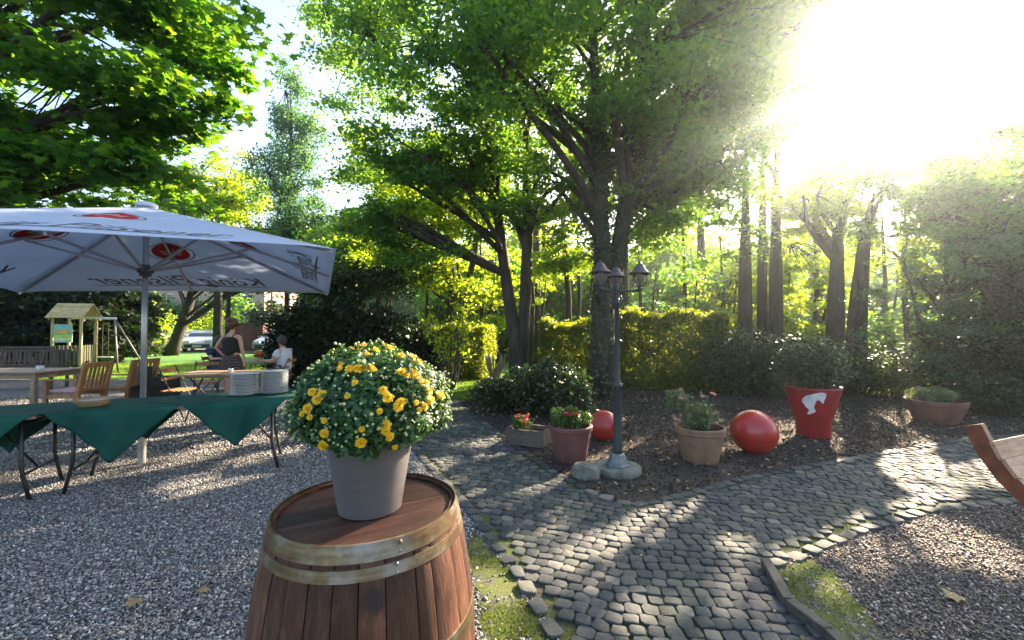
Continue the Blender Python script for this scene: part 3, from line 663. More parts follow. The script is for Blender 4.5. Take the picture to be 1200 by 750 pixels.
# understorey filling the background behind the hedges
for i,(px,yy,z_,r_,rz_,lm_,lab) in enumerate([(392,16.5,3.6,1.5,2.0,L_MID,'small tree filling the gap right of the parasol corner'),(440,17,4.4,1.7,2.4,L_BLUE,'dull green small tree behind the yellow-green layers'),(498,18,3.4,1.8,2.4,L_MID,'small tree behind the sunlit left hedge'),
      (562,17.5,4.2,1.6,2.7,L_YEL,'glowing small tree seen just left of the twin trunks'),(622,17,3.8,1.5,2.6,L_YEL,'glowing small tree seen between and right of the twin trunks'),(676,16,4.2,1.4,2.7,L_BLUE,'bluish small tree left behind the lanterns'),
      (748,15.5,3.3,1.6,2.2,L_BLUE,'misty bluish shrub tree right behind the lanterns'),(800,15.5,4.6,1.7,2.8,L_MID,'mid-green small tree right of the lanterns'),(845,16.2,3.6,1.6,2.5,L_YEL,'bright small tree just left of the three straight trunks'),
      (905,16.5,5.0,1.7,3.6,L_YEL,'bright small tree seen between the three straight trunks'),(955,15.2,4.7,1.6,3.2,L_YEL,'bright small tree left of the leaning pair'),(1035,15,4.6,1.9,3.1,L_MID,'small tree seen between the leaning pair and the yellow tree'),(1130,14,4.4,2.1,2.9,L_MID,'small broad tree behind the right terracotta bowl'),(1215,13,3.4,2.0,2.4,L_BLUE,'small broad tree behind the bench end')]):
    x_ = W(px,yy); tree('understorey_tree', lab, [[(x_,yy,0,.10),(x_+.1,yy,z_*.7,.07),(x_,yy,z_+rz_*.7,.02)],[(x_,yy,.3,.06),(x_+.5,yy,z_*.6,.04),(x_+.7,yy,z_+.5,.015)]], [(x_,yy,z_,r_,r_*.8,rz_,64),(x_,yy-.3,1.3,r_,r_*.7,.9,26)], lm_, .17, 130, .55, group='small trees filling the background', limbs=4)
# far-off wood
def wood(lab, x0,x1,y0,y1,h,n,size,lm_):
    xs = RNG.uniform(x0,x1,n); ys = RNG.uniform(y0,y1,n); top = h*(.72+.14*np.sin(xs*.55+1)+.10*np.sin(xs*1.3+ys*.4)+.06*np.sin(xs*3.1)); zs = top*RNG.random(n)**.7
    pos = np.stack([xs,ys,zs],1)+RNG.normal(0,.25,(n,3)); X,Y,Z = frames(n,.8)
    tag(link('wood', scatter('wood', *LEAF_Q, pos, X,Y,Z, size*RNG.uniform(.6,1.3,n)), lm_), lab, 'wood', kind='stuff')
wood('far-off mixed wood closing the view behind the right half', -6, 52, 29, 35, 10.5, 60000, .55, L_YEL)
wood('green thicket closing the view beyond the garden lawn', -5, 32, 21.5, 25, 6.2, 42000, .34, L_MID)
wood('far-off wood behind the house and car park', -75, -3, 56, 64, 13, 30000, .95, L_MID)
wood('dark undergrowth beyond the garden lawn', -4, 30, 19.5, 22, 2.3, 20000, .28, L_MID)
# dark yews behind the playground
for i,(px,yy,rx,hh,lab) in enumerate([(-60,15.5,2.2,5.0,'dark evergreen at the left edge behind the benches'),(18,16.5,2.2,5.0,'dark evergreen left of the playhouse'),(92,17.5,1.9,4.6,'dark evergreen right behind the playhouse'),(140,19.5,1.3,4.4,'dark evergreen between playhouse and parasol pole')]):
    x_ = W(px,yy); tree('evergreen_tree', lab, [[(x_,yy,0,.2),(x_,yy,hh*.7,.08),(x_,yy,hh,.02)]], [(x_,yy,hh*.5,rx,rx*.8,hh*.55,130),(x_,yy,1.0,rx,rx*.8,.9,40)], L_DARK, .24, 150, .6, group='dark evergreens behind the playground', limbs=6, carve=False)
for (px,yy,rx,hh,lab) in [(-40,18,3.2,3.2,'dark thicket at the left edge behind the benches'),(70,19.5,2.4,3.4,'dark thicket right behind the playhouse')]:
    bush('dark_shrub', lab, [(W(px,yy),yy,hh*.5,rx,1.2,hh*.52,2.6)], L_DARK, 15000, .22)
# leaning dark tree by the parked cars
xl = W(205,24)
tree('leaning_lawn_tree', 'dark leaning trunk beside the white parked car', [[(W(200,24),24,0,.42),(W(206,24),24,.8,.3),(W(216,24),24,2.2,.26),(W(226,24),24,3.8,.22),(W(235,24),24,5.5,.1)]],
     [(W(240,23.6),23.6,4.8,2.6,1.8,1.0,40),(W(290,23),23,4.2,2.2,1.6,.9,34),(W(180,24),24,5.3,2.0,1.6,1.0,24)], L_DARK, .16, 150, .6, bark=BARK_D, carve=False)
tree('small_lawn_tree', 'thin dark trunk on the lawn just left of the standing woman', [[(W(266,13.5),13.5,0,.08),(W(267,13.5),13.5,2,.07),(W(268,13.5),13.5,3.4,.03)]], [(W(272,13.5),13.5,3.6,1.2,1.0,.6,14)], L_DARK, .12, 140, .5, carve=False, bark=BARK_D)
# yellow-green shrubs beyond the lawn
for (px,yy,rx,hh,lab) in [(160,23.5,1.1,.55,'low yellow shrub under the blue car'),(182,27.0,1.5,2.6,'yellow-green shrub between parasol pole and leaning trunk'),(252,31,2.0,2.6,'bright yellow bush right of the white car'),(140,24,.9,1.5,'yellow leafy shrub left of the parasol pole')]:
    bush('golden_shrub', lab, [(W(px,yy),yy,hh*.55,rx,rx*.6,hh*.55,2.3)], L_YEL, 2600, .16)
for (px,yy,rx,hh,lm_,lab) in [(190,40,2.6,4.6,L_MID,'tall shrub in front of the left corner of the pink house'),(232,41,2.4,4.0,L_IVY,'dark shrub in front of the house behind the white car'),(268,40,2.6,5.0,L_MID,'tall shrub in front of the house above the woman'),(318,33,2.2,3.6,L_IVY,'dark shrub behind the grey car and shed')]:
    bush('tall_shrub', lab, [(W(px,yy),yy,hh*.55,rx,rx*.5,hh*.5,2.2)], lm_, 1500, .42)
# dark rhododendrons behind the barrel plant
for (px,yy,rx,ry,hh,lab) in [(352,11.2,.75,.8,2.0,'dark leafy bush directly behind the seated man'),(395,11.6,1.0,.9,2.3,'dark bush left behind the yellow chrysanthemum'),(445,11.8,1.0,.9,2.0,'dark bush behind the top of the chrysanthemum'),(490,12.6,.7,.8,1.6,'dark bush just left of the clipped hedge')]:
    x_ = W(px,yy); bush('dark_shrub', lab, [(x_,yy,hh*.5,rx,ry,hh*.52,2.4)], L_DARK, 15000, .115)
tree('overhanging_shrub', 'drooping dark shrub hanging beside the right corner of the parasol', [[(W(400,12.4),12.4,0,.1),(W(398,12.4),12.4,2,.07),(W(395,12.4),12.4,3.3,.03)]], [(W(385,12.2),12.2,2.7,1.3,1.0,.9,26),(W(440,12.6),12.6,3.0,1.3,1.0,.9,22)], L_IVY, .10, 210, .5)
# hedges
def hedge(lab, a, b, h, th, lm_, n, size=.06):
    a = Vector(a); b = Vector(b); L = (b-a).length; c = (a+b)/2; k = int(n)
    t = thing('hedge', lab, 'hedge', (c.x,c.y,0), math.atan2(b.y-a.y,b.x-a.x))
    d = RNG.uniform(-1,1,(k,3)); ax = RNG.integers(0,3,k); w_ = np.array([h*th, L*h, L*th]); pr = w_/w_.sum()
    ax = RNG.choice(3, k, p=pr); sg = np.where(RNG.random(k)<.5,-1,1)*(1-RNG.random(k)**2*.28)
    for q in range(3): d[ax==q,q] = sg[ax==q]
    pos = d*np.array([L/2,th/2,h/2])+np.array([0,0,h/2]); pos += RNG.normal(0,.035,(k,3)); 
    pos[:,2] += (.07*np.sin(pos[:,0]*5.1)+.04*np.sin(pos[:,0]*13)+np.abs(RNG.normal(0,.05,k)))*(pos[:,2]/h); pos[:,1] += .09*np.sin(pos[:,0]*3.3+pos[:,2]*4)+.06*np.sin(pos[:,0]*9+pos[:,2]*11)
    pos = pos[pos[:,2]>.02]
    k = len(pos); X,Y,Z = frames(k,.9); TOTAL[0] += k
    link('foliage', scatter('foliage', *LEAF_Q, pos, X,Y,Z, size*RNG.uniform(.6,1.3,k)), lm_, t)
    mb = MB()
    for q in range(int(L*7)):
        x_ = -L/2+L*(q+.5)/int(L*7); s = Vector((x_,random.uniform(-.1,.1),0)); e = Vector((x_+random.uniform(-.2,.2),random.uniform(-.3,.3)*th,h*random.uniform(.75,.95))); mb.tube(bend(s,e,.04,4),[.02,.016,.012,.006],5)
        e2 = Vector((x_+random.uniform(-.3,.3),random.uniform(-.4,.4)*th,h*random.uniform(.4,.9))); mb.tube(bend(s.lerp(e,.3),e2,.04,3),[.012,.009,.004],4)
    mb.build('stems', BARK_D, t, smooth=True); return t
M_HEDGE = leafmat('leaf_hedge', (.02,.055,.014), (.06,.11,.022), (.25,.38,.01), (.6,.62,.02), .45)
hedge('clipped sunlit hedge left of the grassy gap', (W(490,13.6),13.6), (W(574,13.0),13.0), 1.55, 1.3, M_HEDGE, 26000, .085)
hedge('clipped hedge between twin trunks and ivy-clad tree', (W(636,12.0),12.0), (W(722,11.6),11.6), 1.62, 1.1, M_HEDGE, 26000, .09)
hedge('taller clipped hedge right of the lamp post', (W(722,11.2),11.2), (W(845,10.6),10.6), 1.85, 1.3, M_HEDGE, 36000, .09)
# shrub masses under the trees, right
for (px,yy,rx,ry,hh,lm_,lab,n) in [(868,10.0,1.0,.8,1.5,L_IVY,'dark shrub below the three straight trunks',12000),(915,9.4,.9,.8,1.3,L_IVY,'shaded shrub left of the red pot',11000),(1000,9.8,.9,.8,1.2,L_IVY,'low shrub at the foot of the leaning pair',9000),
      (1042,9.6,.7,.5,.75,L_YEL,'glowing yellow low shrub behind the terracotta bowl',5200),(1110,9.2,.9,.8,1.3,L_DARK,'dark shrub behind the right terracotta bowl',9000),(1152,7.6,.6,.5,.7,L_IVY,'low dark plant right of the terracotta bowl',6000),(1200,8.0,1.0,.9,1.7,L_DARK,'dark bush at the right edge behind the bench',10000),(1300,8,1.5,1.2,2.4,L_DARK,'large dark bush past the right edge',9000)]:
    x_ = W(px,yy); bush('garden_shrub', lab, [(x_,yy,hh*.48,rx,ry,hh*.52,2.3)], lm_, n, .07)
# leafy shrub behind the planters
for (px,yy,rx,ry,hh,lab,n) in [(590,7.8,.55,.4,.62,'glossy shrub behind the red flowers in the wooden planter',4200),(640,7.5,.62,.5,.9,'large glossy-leaved shrub behind the terracotta pots',7000),(672,6.9,.35,.35,.72,'leafy shrub directly behind the middle terracotta pot',3500),(572,8.8,.35,.3,.42,'low plant at the left end of the planting bed',1800)]:
    x_ = W(px,yy); bush('laurel_shrub', lab, [(x_,yy,hh*.48,rx,ry,hh*.52,2.2)], L_IVY, n, .075, tmpl=LEAF_F, group='glossy shrubs behind the pots')
# spindly shrub left of the gap
xs_ = W(528,9.4); t = thing('spindly_shrub', 'thin many-stemmed shrub with sparse yellow leaves above the flowers', 'shrub', (xs_,9.4,0))
mb = MB(); LP = []
for q in range(15):
    a = random.uniform(0,2*PI); e = Vector((math.cos(a)*random.uniform(.15,.85), math.sin(a)*.35, random.uniform(1.3,2.5))); pts = bend((random.uniform(-.12,.12),random.uniform(-.1,.1),0), e, .06, 6); mb.tube(pts, [.016,.014,.012,.009,.006,.003], 5)
    for u in range(34):
        i = random.uniform(2,4.99); p_ = pts[int(i)].lerp(pts[int(i)+1], i%1); LP.append((p_.x+random.gauss(0,.09),p_.y+random.gauss(0,.09),p_.z+random.gauss(0,.07)))
mb.build('stems', BARK, t, smooth=True); LP = np.array(LP); X,Y,Z = frames(len(LP),.7); link('foliage', scatter('foliage', *LEAF_F, LP, X,Y,Z, RNG.uniform(.07,.13,len(LP))), L_YEL, t)
# pale dry grass tuft in the gap
xg = W(580,10.8); t = thing('ornamental_grass', 'pale dry ornamental grass tuft in the gap between the hedges', 'plant', (xg,10.8,0))
mb = MB()
for q in range(70):
    a = random.uniform(0,2*PI); r_ = random.uniform(.05,.35); mb.tube([(0.05*math.cos(a),.05*math.sin(a),0),(r_*.5*math.cos(a),r_*.5*math.sin(a),.35),(r_*math.cos(a),r_*math.sin(a),random.uniform(.5,.85))],[.006,.006,.012],4)
mb.build('blades', mat('dry_grass',(.45,.36,.22),.8,bmp=0,trans=.3), t)
print('LEAVES', TOTAL[0])
# ================================================================== OBJECTS
def smoothed(o, ang=40):
    me = o.data; me.polygons.foreach_set('use_smooth', [True]*len(me.polygons))
    try: me.set_sharp_from_angle(angle=R(ang))
    except Exception: pass
    return o
# ---- wine barrel
def wood_mat(name, c0, c1, c2, scale=14, stretch=(1,1,.12), rough=.62, island=.25, bmp=.5, stain=None, cyl=False):
    m, nt, out = newmat(name); p = nd(nt,'ShaderNodeBsdfPrincipled'); nt.links.new(p.outputs[0], out.inputs[0])
    v = coords(nt, 'Object', stretch); n = noise(nt, v, scale, 8, .68, .6); fine = noise(nt, v, scale*6, 6, .7)
    c = ramp(nt, n, [(.28,c0),(.5,c1),(.72,c2)])
    grime = noise(nt, coords(nt,'Object',(1,1,.35) if stretch[2]<.5 else (1,1,1)), 6.5, 6, .7)
    c = mix(nt, 1.0, c, ramp(nt, grime, [(.36,(.38,.36,.36)),(.56,(1,1,1))]), 'MULTIPLY')
    c = mix(nt, .55, c, ramp(nt, fine, [(.3,tuple(x*.35 for x in c1)),(.7,tuple(min(1,x*1.5) for x in c1))]))
    g = nd(nt,'ShaderNodeNewGeometry'); hs = nd(nt,'ShaderNodeHueSaturation'); mr = nd(nt,'ShaderNodeMapRange'); mr.inputs[3].default_value = 1-island; mr.inputs[4].default_value = 1+island
    nt.links.new(g.outputs['Random Per Island'], mr.inputs[0]); nt.links.new(mr.outputs[0], hs.inputs['Value']); nt.links.new(c, hs.inputs['Color']); c = hs.outputs[0]
    if stain is not None:
        vv = coords(nt, 'Object'); d = nd(nt,'ShaderNodeVectorMath', operation='DISTANCE'); nt.links.new(vv, d.inputs[0]); d.inputs[1].default_value = stain
        ad = nd(nt,'ShaderNodeMath', operation='ADD'); nt.links.new(d.outputs['Value'], ad.inputs[0]); q = nd(nt,'ShaderNodeMath', operation='MULTIPLY'); q.inputs[1].default_value = .07; nt.links.new(noise(nt, vv, 22, 4), q.inputs[0]); nt.links.new(q.outputs[0], ad.inputs[1])
        c = mix(nt, ramp(nt, ad.outputs[0], [(.055,(1,1,1)),(.085,(0,0,0))]), c, (.02,.013,.011))
    nt.links.new(c, p.inputs['Base Color']); p.inputs['Roughness'].default_value = rough; p.inputs['Specular IOR Level'].default_value = .32
    nt.links.new(bump(nt, mix(nt,.5,n,fine), bmp, .006), p.inputs['Normal']); return m
BX, BY = -.452, 1.335
M_STAVE = wood_mat('barrel_oak', (.010,.006,.004), (.078,.031,.016), (.25,.12,.066), 40, (1,1,.05), .6, .42, 1.0, stain=(.070,-.306,.835))
M_HEAD = wood_mat('barrel_head_oak', (.010,.006,.005), (.062,.027,.020), (.19,.11,.09), 40, (.05,1,1), .42, .35, 1.0)
m, nt, out = newmat('hoop_steel'); p = nd(nt,'ShaderNodeBsdfPrincipled'); nt.links.new(p.outputs[0], out.inputs[0])
v = coords(nt); n1 = noise(nt, v, 5, 5, .65); n2 = noise(nt, v, 30, 6, .7); n3 = noise(nt, coords(nt,'Object',(1,1,14)), 8, 4)
c = ramp(nt, n1, [(.38,(.10,.045,.012)),(.47,(.14,.10,.045)),(.58,(.27,.255,.23))]); c = mix(nt, ramp(nt, n2, [(.58,(0,0,0)),(.75,(.9,.9,.9))]), c, (.26,.11,.02)); c = mix(nt, .3, c, ramp(nt, n3, [(.3,(.05,.04,.025)),(.7,(.32,.28,.19))]))
nt.links.new(c, p.inputs[0]); p.inputs['Metallic'].default_value = .75; nt.links.new(ramp(nt, n2, [(.3,(.35,.35,.35)),(.7,(.6,.6,.6))]), p.inputs['Roughness']); nt.links.new(bump(nt, n2, .25, .003), p.inputs['Normal']); M_HOOP = m
barrel = thing('wine_barrel', 'old oak wine barrel with rusty steel hoops standing on end in the foreground', 'barrel', (BX,BY,0), R(8))
def brad(z): # outer radius along height .95
    t = (z-.475)/.475; return .335-.061*t*t
mb = MB(); NS = 26; wsum = [random.uniform(.75,1.3) for _ in range(NS)]; tot = sum(wsum); a = 0
for s_ in wsum:
    da = 2*PI*s_/tot; g_ = .0045
    a0, a1 = a+g_, a+da-g_; a += da; vs = []; nz = 15
    dr = random.uniform(-.0015,.002)
    for i in range(nz):
        z = .95*i/(nz-1)
        for (aa, rr) in ((a0,-.003),(a0+(a1-a0)*.1,0),((a0+a1)/2,.0008),(a1-(a1-a0)*.1,0),(a1,-.003),(a1,-.017),(a0,-.017)):
            r_ = brad(z)+rr+dr; vs.append((r_*math.cos(aa), r_*math.sin(aa), z))
    k = 7; fs = [(i*k+j, i*k+(j+1)%k, (i+1)*k+(j+1)%k, (i+1)*k+j) for i in range(nz-1) for j in range(k)]
    fs += [tuple(range(k-1,-1,-1)), tuple((nz-1)*k+j for j in range(k))]
    mb.add(vs, fs)
mb.build('staves', M_STAVE, barrel, auto=35)
for (z0,z1) in ((.915,.957),(.874,.902),(.607,.655),(.27,.315),(.10,.135),(.0,.055)):
    mb = MB(); n = 5; th = .0035
    pr = [(brad(z0+(z1-z0)*i/(n-1))+.003, z0+(z1-z0)*i/(n-1)) for i in range(n)]
    if z0 == .915: pr[-1] = (pr[-1][0]-.001, z1)
    full = [(pr[0][0]-th,z0)]+pr+[(pr[-1][0]-th-(.001), z1+.001)]+[(q[0]-th, q[1]) for q in pr[::-1]]
    mb.lathe(full, 72, cap0=False, cap1=False)
    h = mb.build('hoop', M_HOOP, barrel, auto=40)
    rv = MB(); aa = R(-118+z0*60)
    for q in (-.014,.014):
        r_ = brad((z0+z1)/2)+.004; rv.lathe([(.0055,-.002),(.005,.002),(.002,.004)], 10, c=(r_*math.cos(aa),r_*math.sin(aa),(z0+z1)/2+q*.8), rot=Matrix.Rotation(aa,3,'Z')@Matrix.Rotation(PI/2,3,'Y'))
    rv.build('rivets', M_HOOP, h, smooth=True)
mb = MB(); hb = [-.256,-.17,-.10,-.02,.055,.135,.19,.256]; rr = .2565
for y0,y1 in zip(hb[:-1],hb[1:]):
    y0 += .0012; y1 -= .0012; n = 9; ys = [y0+(y1-y0)*i/(n-1) for i in range(n)]
    poly = [(math.sqrt(max(rr*rr-y*y,1e-6)), y) for y in ys]+[(-math.sqrt(max(rr*rr-y*y,1e-6)), y) for y in ys[::-1]]
    dz = random.uniform(-.001,.0015); mb.prism(poly, .914+dz, .939+dz)
hd_ = mb.build('head', M_HEAD, barrel, bevel=.0012); hd_.rotation_euler = (0,0,R(22))

# ---- chrysanthemum in grey ribbed pot
M_GPOT = mat('grey_plastic_pot', (.092,.082,.078), .55, (.07,.062,.058), 6, bmp=.05)
M_SOIL = mat('potting_soil', (.03,.022,.016), .95, (.012,.009,.007), 40, bmp=.8)
CX, CY = -.444, 1.325
mum = thing('potted_chrysanthemum', 'yellow chrysanthemum in a grey ribbed pot on top of the wine barrel', 'potted plant', (CX,CY,.940))
mb = MB(); H = .224; pr = [(.0,.0),(.088,0),(.092,.004)]; nr = 124
for i in range(nr+1):
    z = .006+(H-.012)*i/nr; r_ = .093+.036*(z/H); pr.append((r_+.0011*math.cos(i*PI/2), z))
pr += [(.1305,H-.004),(.1295,H),(.124,H-.002),(.120,H-.03)]
mb.lathe(pr, 72, cap0=False, cap1=False); pot = mb.build('pot', M_GPOT, mum, smooth=True)
mb = MB(); mb.lathe([(.0,H-.03),(.1215,H-.03),(.1215,H-.028),(0,H-.026)], 32, cap0=False, cap1=False); mb.build('soil', M_SOIL, pot)
M_MUML = leafmat('leaf_chrysanthemum', (.012,.050,.018), (.040,.12,.035), (.06,.18,.02), (.16,.3,.04), .25, .5, .35)
LOB = ([(0,-.5,0),(.16,-.3,.03),(.34,-.22,.05),(.24,-.02,.05),(.38,.14,.03),(.2,.2,.02),(.12,.42,-.03),(0,.55,-.06),(-.12,.42,-.03),(-.2,.2,.02),(-.38,.14,.03),(-.24,-.02,.05),(-.34,-.22,.05),(-.16,-.3,.03),(0,0,-.03)],
       [(14,i,(i+1)%14) for i in range(14)])
cz = .322; RX, RY, RZ = .232, .225, .182
def dome(k, u0, lo=-.62):
    d = nrm(RNG.normal(0,1,(k*2,3))); d = d[d[:,2]>lo][:k]; u = u0(len(d)); lump = 1+.08*np.sin(d[:,0]*7+1)*np.sin(d[:,1]*6)+.05*np.sin(d[:,2]*9+d[:,0]*5)+.03*np.sin(d[:,0]*19)*np.sin(d[:,2]*17+2)
    lowr = np.where(d[:,2]<-.2, 1+.12*(d[:,2]+.2), 1)
    return d, np.array([0,0,cz])+d*(u*lump*lowr)[:,None]*np.array([RX,RY,RZ])
d, pos = dome(19500, lambda n: RNG.random(n)**.28*(1+RNG.normal(0,.03,n)))
sp = np.stack([RNG.uniform(-.15,.15,160),RNG.uniform(-.20,-.08,160),np.zeros(160)],1); sp[:,2] = .23-RNG.random(160)**2*.09; 
nn = nrm(d*.9+np.array([0,0,.5])+RNG.normal(0,.45,d.shape)); X = nrm(np.cross(nn, RNG.normal(0,1,nn.shape))); Y = np.cross(nn,X)
link('foliage', scatter('foliage', *LOB, pos, X,Y,nn, RNG.uniform(.010,.024,len(pos))), M_MUML, mum)
mb = MB()
for q in range(60):
    a = random.uniform(0,2*PI); b = random.uniform(.1,.95); e = Vector((RX*.9*math.cos(a)*b, RY*.9*math.sin(a)*b, cz+RZ*.9*math.sqrt(1-b*b)-.02)); mb.tube(bend((math.cos(a)*.05,math.sin(a)*.05,H-.03), e, .08, 4), [.004,.003,.0025,.002], 5)
mb.build('stems', mat('green_stem',(.07,.11,.03),.7,bmp=0), mum, smooth=True)
# buds (far too many to count one by one)
M_BUD = mat('bud', (.42,.45,.22), .6, (.20,.28,.09), 60, bmp=0, island=.4); bud = [(0,0,.5),(.42,0,.12),(.13,.4,.12),(-.34,.25,.12),(-.34,-.25,.12),(.13,-.4,.12),(.3,.1,-.35),(0,.3,-.35),(-.3,.1,-.35),(-.2,-.3,-.35),(.2,-.3,-.35)]
budf = [(0,1,2),(0,2,3),(0,3,4),(0,4,5),(0,5,1),(1,6,7,2),(2,7,8,3),(3,8,9,4),(4,9,10,5),(5,10,6,1)]
d, pb = dome(640, lambda n: 1.035+RNG.normal(0,.022,n), -.35); nn = nrm(d+RNG.normal(0,.2,d.shape)); X = nrm(np.cross(nn, RNG.normal(0,1,nn.shape))); Y = np.cross(nn,X)
tag(link('buds', scatter('buds', bud, budf, pb, X,Y,nn, RNG.uniform(.006,.0115,len(pb))), M_BUD, mum), kind='stuff')
# open flowers
m, nt, out = newmat('yellow_petal'); p = nd(nt,'ShaderNodeBsdfPrincipled'); c = (.80,.52,.012); p.inputs[0].default_value = (*c,1); p.inputs['Roughness'].default_value = .6
tl = nd(nt,'ShaderNodeBsdfTranslucent'); tl.inputs[0].default_value = (.9,.62,.02,1); mx = nd(nt,'ShaderNodeMixShader'); mx.inputs[0].default_value = .3; nt.links.new(p.outputs[0],mx.inputs[1]); nt.links.new(tl.outputs[0],mx.inputs[2]); nt.links.new(mx.outputs[0],out.inputs[0]); M_PET = m
def flower_mesh(r=.02, layers=4):
    vs, fs = [], []
    for L in range(layers):
        n = 16-2*L; ln = r*(1-.2*L); tilt = .15+.32*L
        for k in range(n):
            a = 2*PI*(k+.5*(L%2))/n+random.uniform(-.1,.1); w_ = ln*.17; b = len(vs); l2 = ln*random.uniform(.85,1.1)
            for (t_, ww) in ((.1,.4),(.6,1.0),(.92,.75),(1.0,0)):
                zz = l2*t_*math.sin(tilt)+.001*L-.25*l2*t_*t_*(L==0)
                rr = l2*t_*math.cos(tilt)
                for s in ((-1,1) if ww else (0,)):
                    vs.append((rr*math.cos(a)-s*w_*ww*math.sin(a), rr*math.sin(a)+s*w_*ww*math.cos(a), zz+(.0008 if s else 0)))
            fs += [(b,b+1,b+3,b+2),(b+2,b+3,b+5,b+4),(b+4,b+5,b+6)]
    me = bpy.data.meshes.new('flower'); me.from_pydata(vs,[],fs); me.update(); me.materials.append(M_PET); return me
FM = [flower_mesh(.0165,4), flower_mesh(.0135,4), flower_mesh(.0095,3)]
# positions seen in the photograph (pixels) laid onto the dome
FP = [(372,468,0),(377,462,1),(361,479,0),(363,489,2),(379,522,0),(423,519,0),(424,503,2),(452,498,0),(452,505,1),(457,512,1),(467,476,0),(470,471,1),(455,466,0),(449,457,1),(453,462,2),(471,436,0),(477,439,1),(485,437,0),(489,441,1),(497,449,0),(501,448,2),(505,469,0),(517,464,0),(514,462,1),(498,476,1),(492,480,2),(488,472,2),(420,432,0),(427,433,0),(433,431,1),(438,433,2),(410,432,1),(400,427,2),(398,432,2),(366,459,1),(354,485,2),(380,493,2),(470,417,1),(457,408,0),(483,419,0),(491,424,1),(440,410,1),(450,405,2),(426,405,1),(412,409,2),(430,415,2),(416,448,2),(407,464,2),(380,508,1),(445,482,2),(463,524,2),(503,458,1)]
cen = Vector((CX,CY,.940+cz))
for i,(px,py,k) in enumerate(FP):
    dv = Vector(ray(px,py)).normalized(); o_ = Vector((0,0,CAMH)); q = o_-cen
    S_ = Vector((1/RX,1/RY,1/RZ)); A = Vector((dv.x*S_.x,dv.y*S_.y,dv.z*S_.z)); B_ = Vector((q.x*S_.x,q.y*S_.y,q.z*S_.z))
    aa, bb, cc = A.dot(A), 2*A.dot(B_), B_.dot(B_)-1.07; D = bb*bb-4*aa*cc
    t_ = (-bb-math.sqrt(D))/(2*aa) if D > 0 else -bb/(2*aa)
    h_ = o_+dv*t_-cen; n_ = Vector((h_.x*S_.x**2,h_.y*S_.y**2,h_.z*S_.z**2)).normalized()
    fo = link('flower', FM[k], None, mum); fo.location = h_+Vector((0,0,cz)); fo.rotation_mode = 'QUATERNION'
    fo.rotation_quaternion = (n_+Vector((random.gauss(0,.15),random.gauss(0,.15),.1))).to_track_quat('Z','Y')
for q in range(18):
    a = random.uniform(0,2*PI); e = random.uniform(-.1,1); n_ = Vector((math.cos(a)*math.sqrt(1-e*e),math.sin(a)*math.sqrt(1-e*e),e))
    if n_.y < .1: continue
    fo = link('flower', FM[q%3], None, mum); fo.location = Vector((n_.x*RX,n_.y*RY,n_.z*RZ))*1.03+Vector((0,0,cz)); fo.rotation_mode='QUATERNION'; fo.rotation_quaternion = n_.to_track_quat('Z','Y')

# ---- buffet tables with green cloths
M_CLOTH = mat('green_cloth', (.008,.080,.058), .8, (.005,.052,.040), 2.5, bmp=.5, bdist=.006, spec=.25)
M_BLACK = mat('black_steel', (.018,.018,.02), .4, bmp=.03)
DIR = Vector((.9,.436,0)).normalized(); PER = Vector((-DIR.y,DIR.x,0)); AZ = math.atan2(DIR.y,DIR.x)
TL = Vector((-4.08,3.70,0))
def buffet(name_label, org, L=1.84, D_=.76):
    t = thing('folding_table', name_label, 'table', tuple(org+DIR*L/2+PER*D_/2), AZ, 'folding buffet tables in one row')
    mb = MB(); mb.box((0,0,.737),(L-.02,D_-.02,.03)); mb.build('table_top', mat('tabletop_board',(.25,.2,.14),.6), t, bevel=.004)
    for s in (-1,1):
        mb = MB(); xx = s*(L/2-.13)
        for yy in (-.27,.27): mb.tube([(xx,yy,.72),(xx,yy,.30),(xx+s*.03,yy,.14),(xx+s*.06,yy,0)], .016, 8)
        mb.tube([(xx,-.27,.22),(xx,.27,.22)], .012, 8); mb.tube([(xx,0,.22),(xx-s*.35,0,.72)], .010, 8)
        mb.tube([(xx,-.27,.66),(xx,.27,.66)], .012, 8)
        lf = mb.build('leg_frame', M_BLACK, t, smooth=True)
    return t
buffet('folding buffet table with the plate stacks, right of the parasol pole', TL)
TA = TL - DIR*1.90 + PER*-.04; buffet('folding buffet table running out of the left edge, next to the bowl', TA)
def cloth(org, xc, hw, L, D_, label, z=.757):
    """square cloth laid corner-wise over the table: centre xc along the table, half-diagonal hw"""
    n = 46; vs = []; fs = []; half = D_/2+.004; half0 = half
    mid = org+PER*(D_/2)
    for i in range(n+1):
        for j in range(n+1):
            a = (i/n*2-1); b = (j/n*2-1); u = (a+b)/2*hw; v = (a-b)/2*hw*1.0   # diamond
            av = abs(v); over = av-half
            x_ = u
            if over > 0:
                r_ = .018
                fall = over; sway = (.075*math.sin(u*13+xc*3)+.035*math.sin(u*31+fall*6))*min(1,fall*3.6)+.05*fall
                vv = half+r_*min(1,over/r_*.7)+sway*.6; zz = z-max(0,over-.006)*(1-.012*math.sin(u*14))
            else: vv = av; zz = z+.0012*math.sin(u*23+v*17)
            vv = math.copysign(vv, v); p_ = mid+DIR*(xc+x_)+PER*vv; vs.append((p_.x,p_.y,zz))
    for i in range(n):
        for j in range(n): q = i*(n+1)+j; fs.append((q,q+1,q+n+2,q+n+1))
    me = bpy.data.meshes.new('tablecloth'); me.from_pydata(vs,[],fs); me.polygons.foreach_set('use_smooth',[True]*len(me.polygons)); me.update()
    c_ = mid+DIR*xc
    o = link('tablecloth', me, M_CLOTH); me.transform(Matrix.Translation((-c_.x,-c_.y,-z))); o.location = (c_.x,c_.y,z)
    so_ = o.modifiers.new('s','SOLIDIFY'); so_.thickness = .002; so_.offset = 1
    return tag(o, label, 'tablecloth', 'dark green tablecloths laid corner-wise')
HW = .38+.46+.02
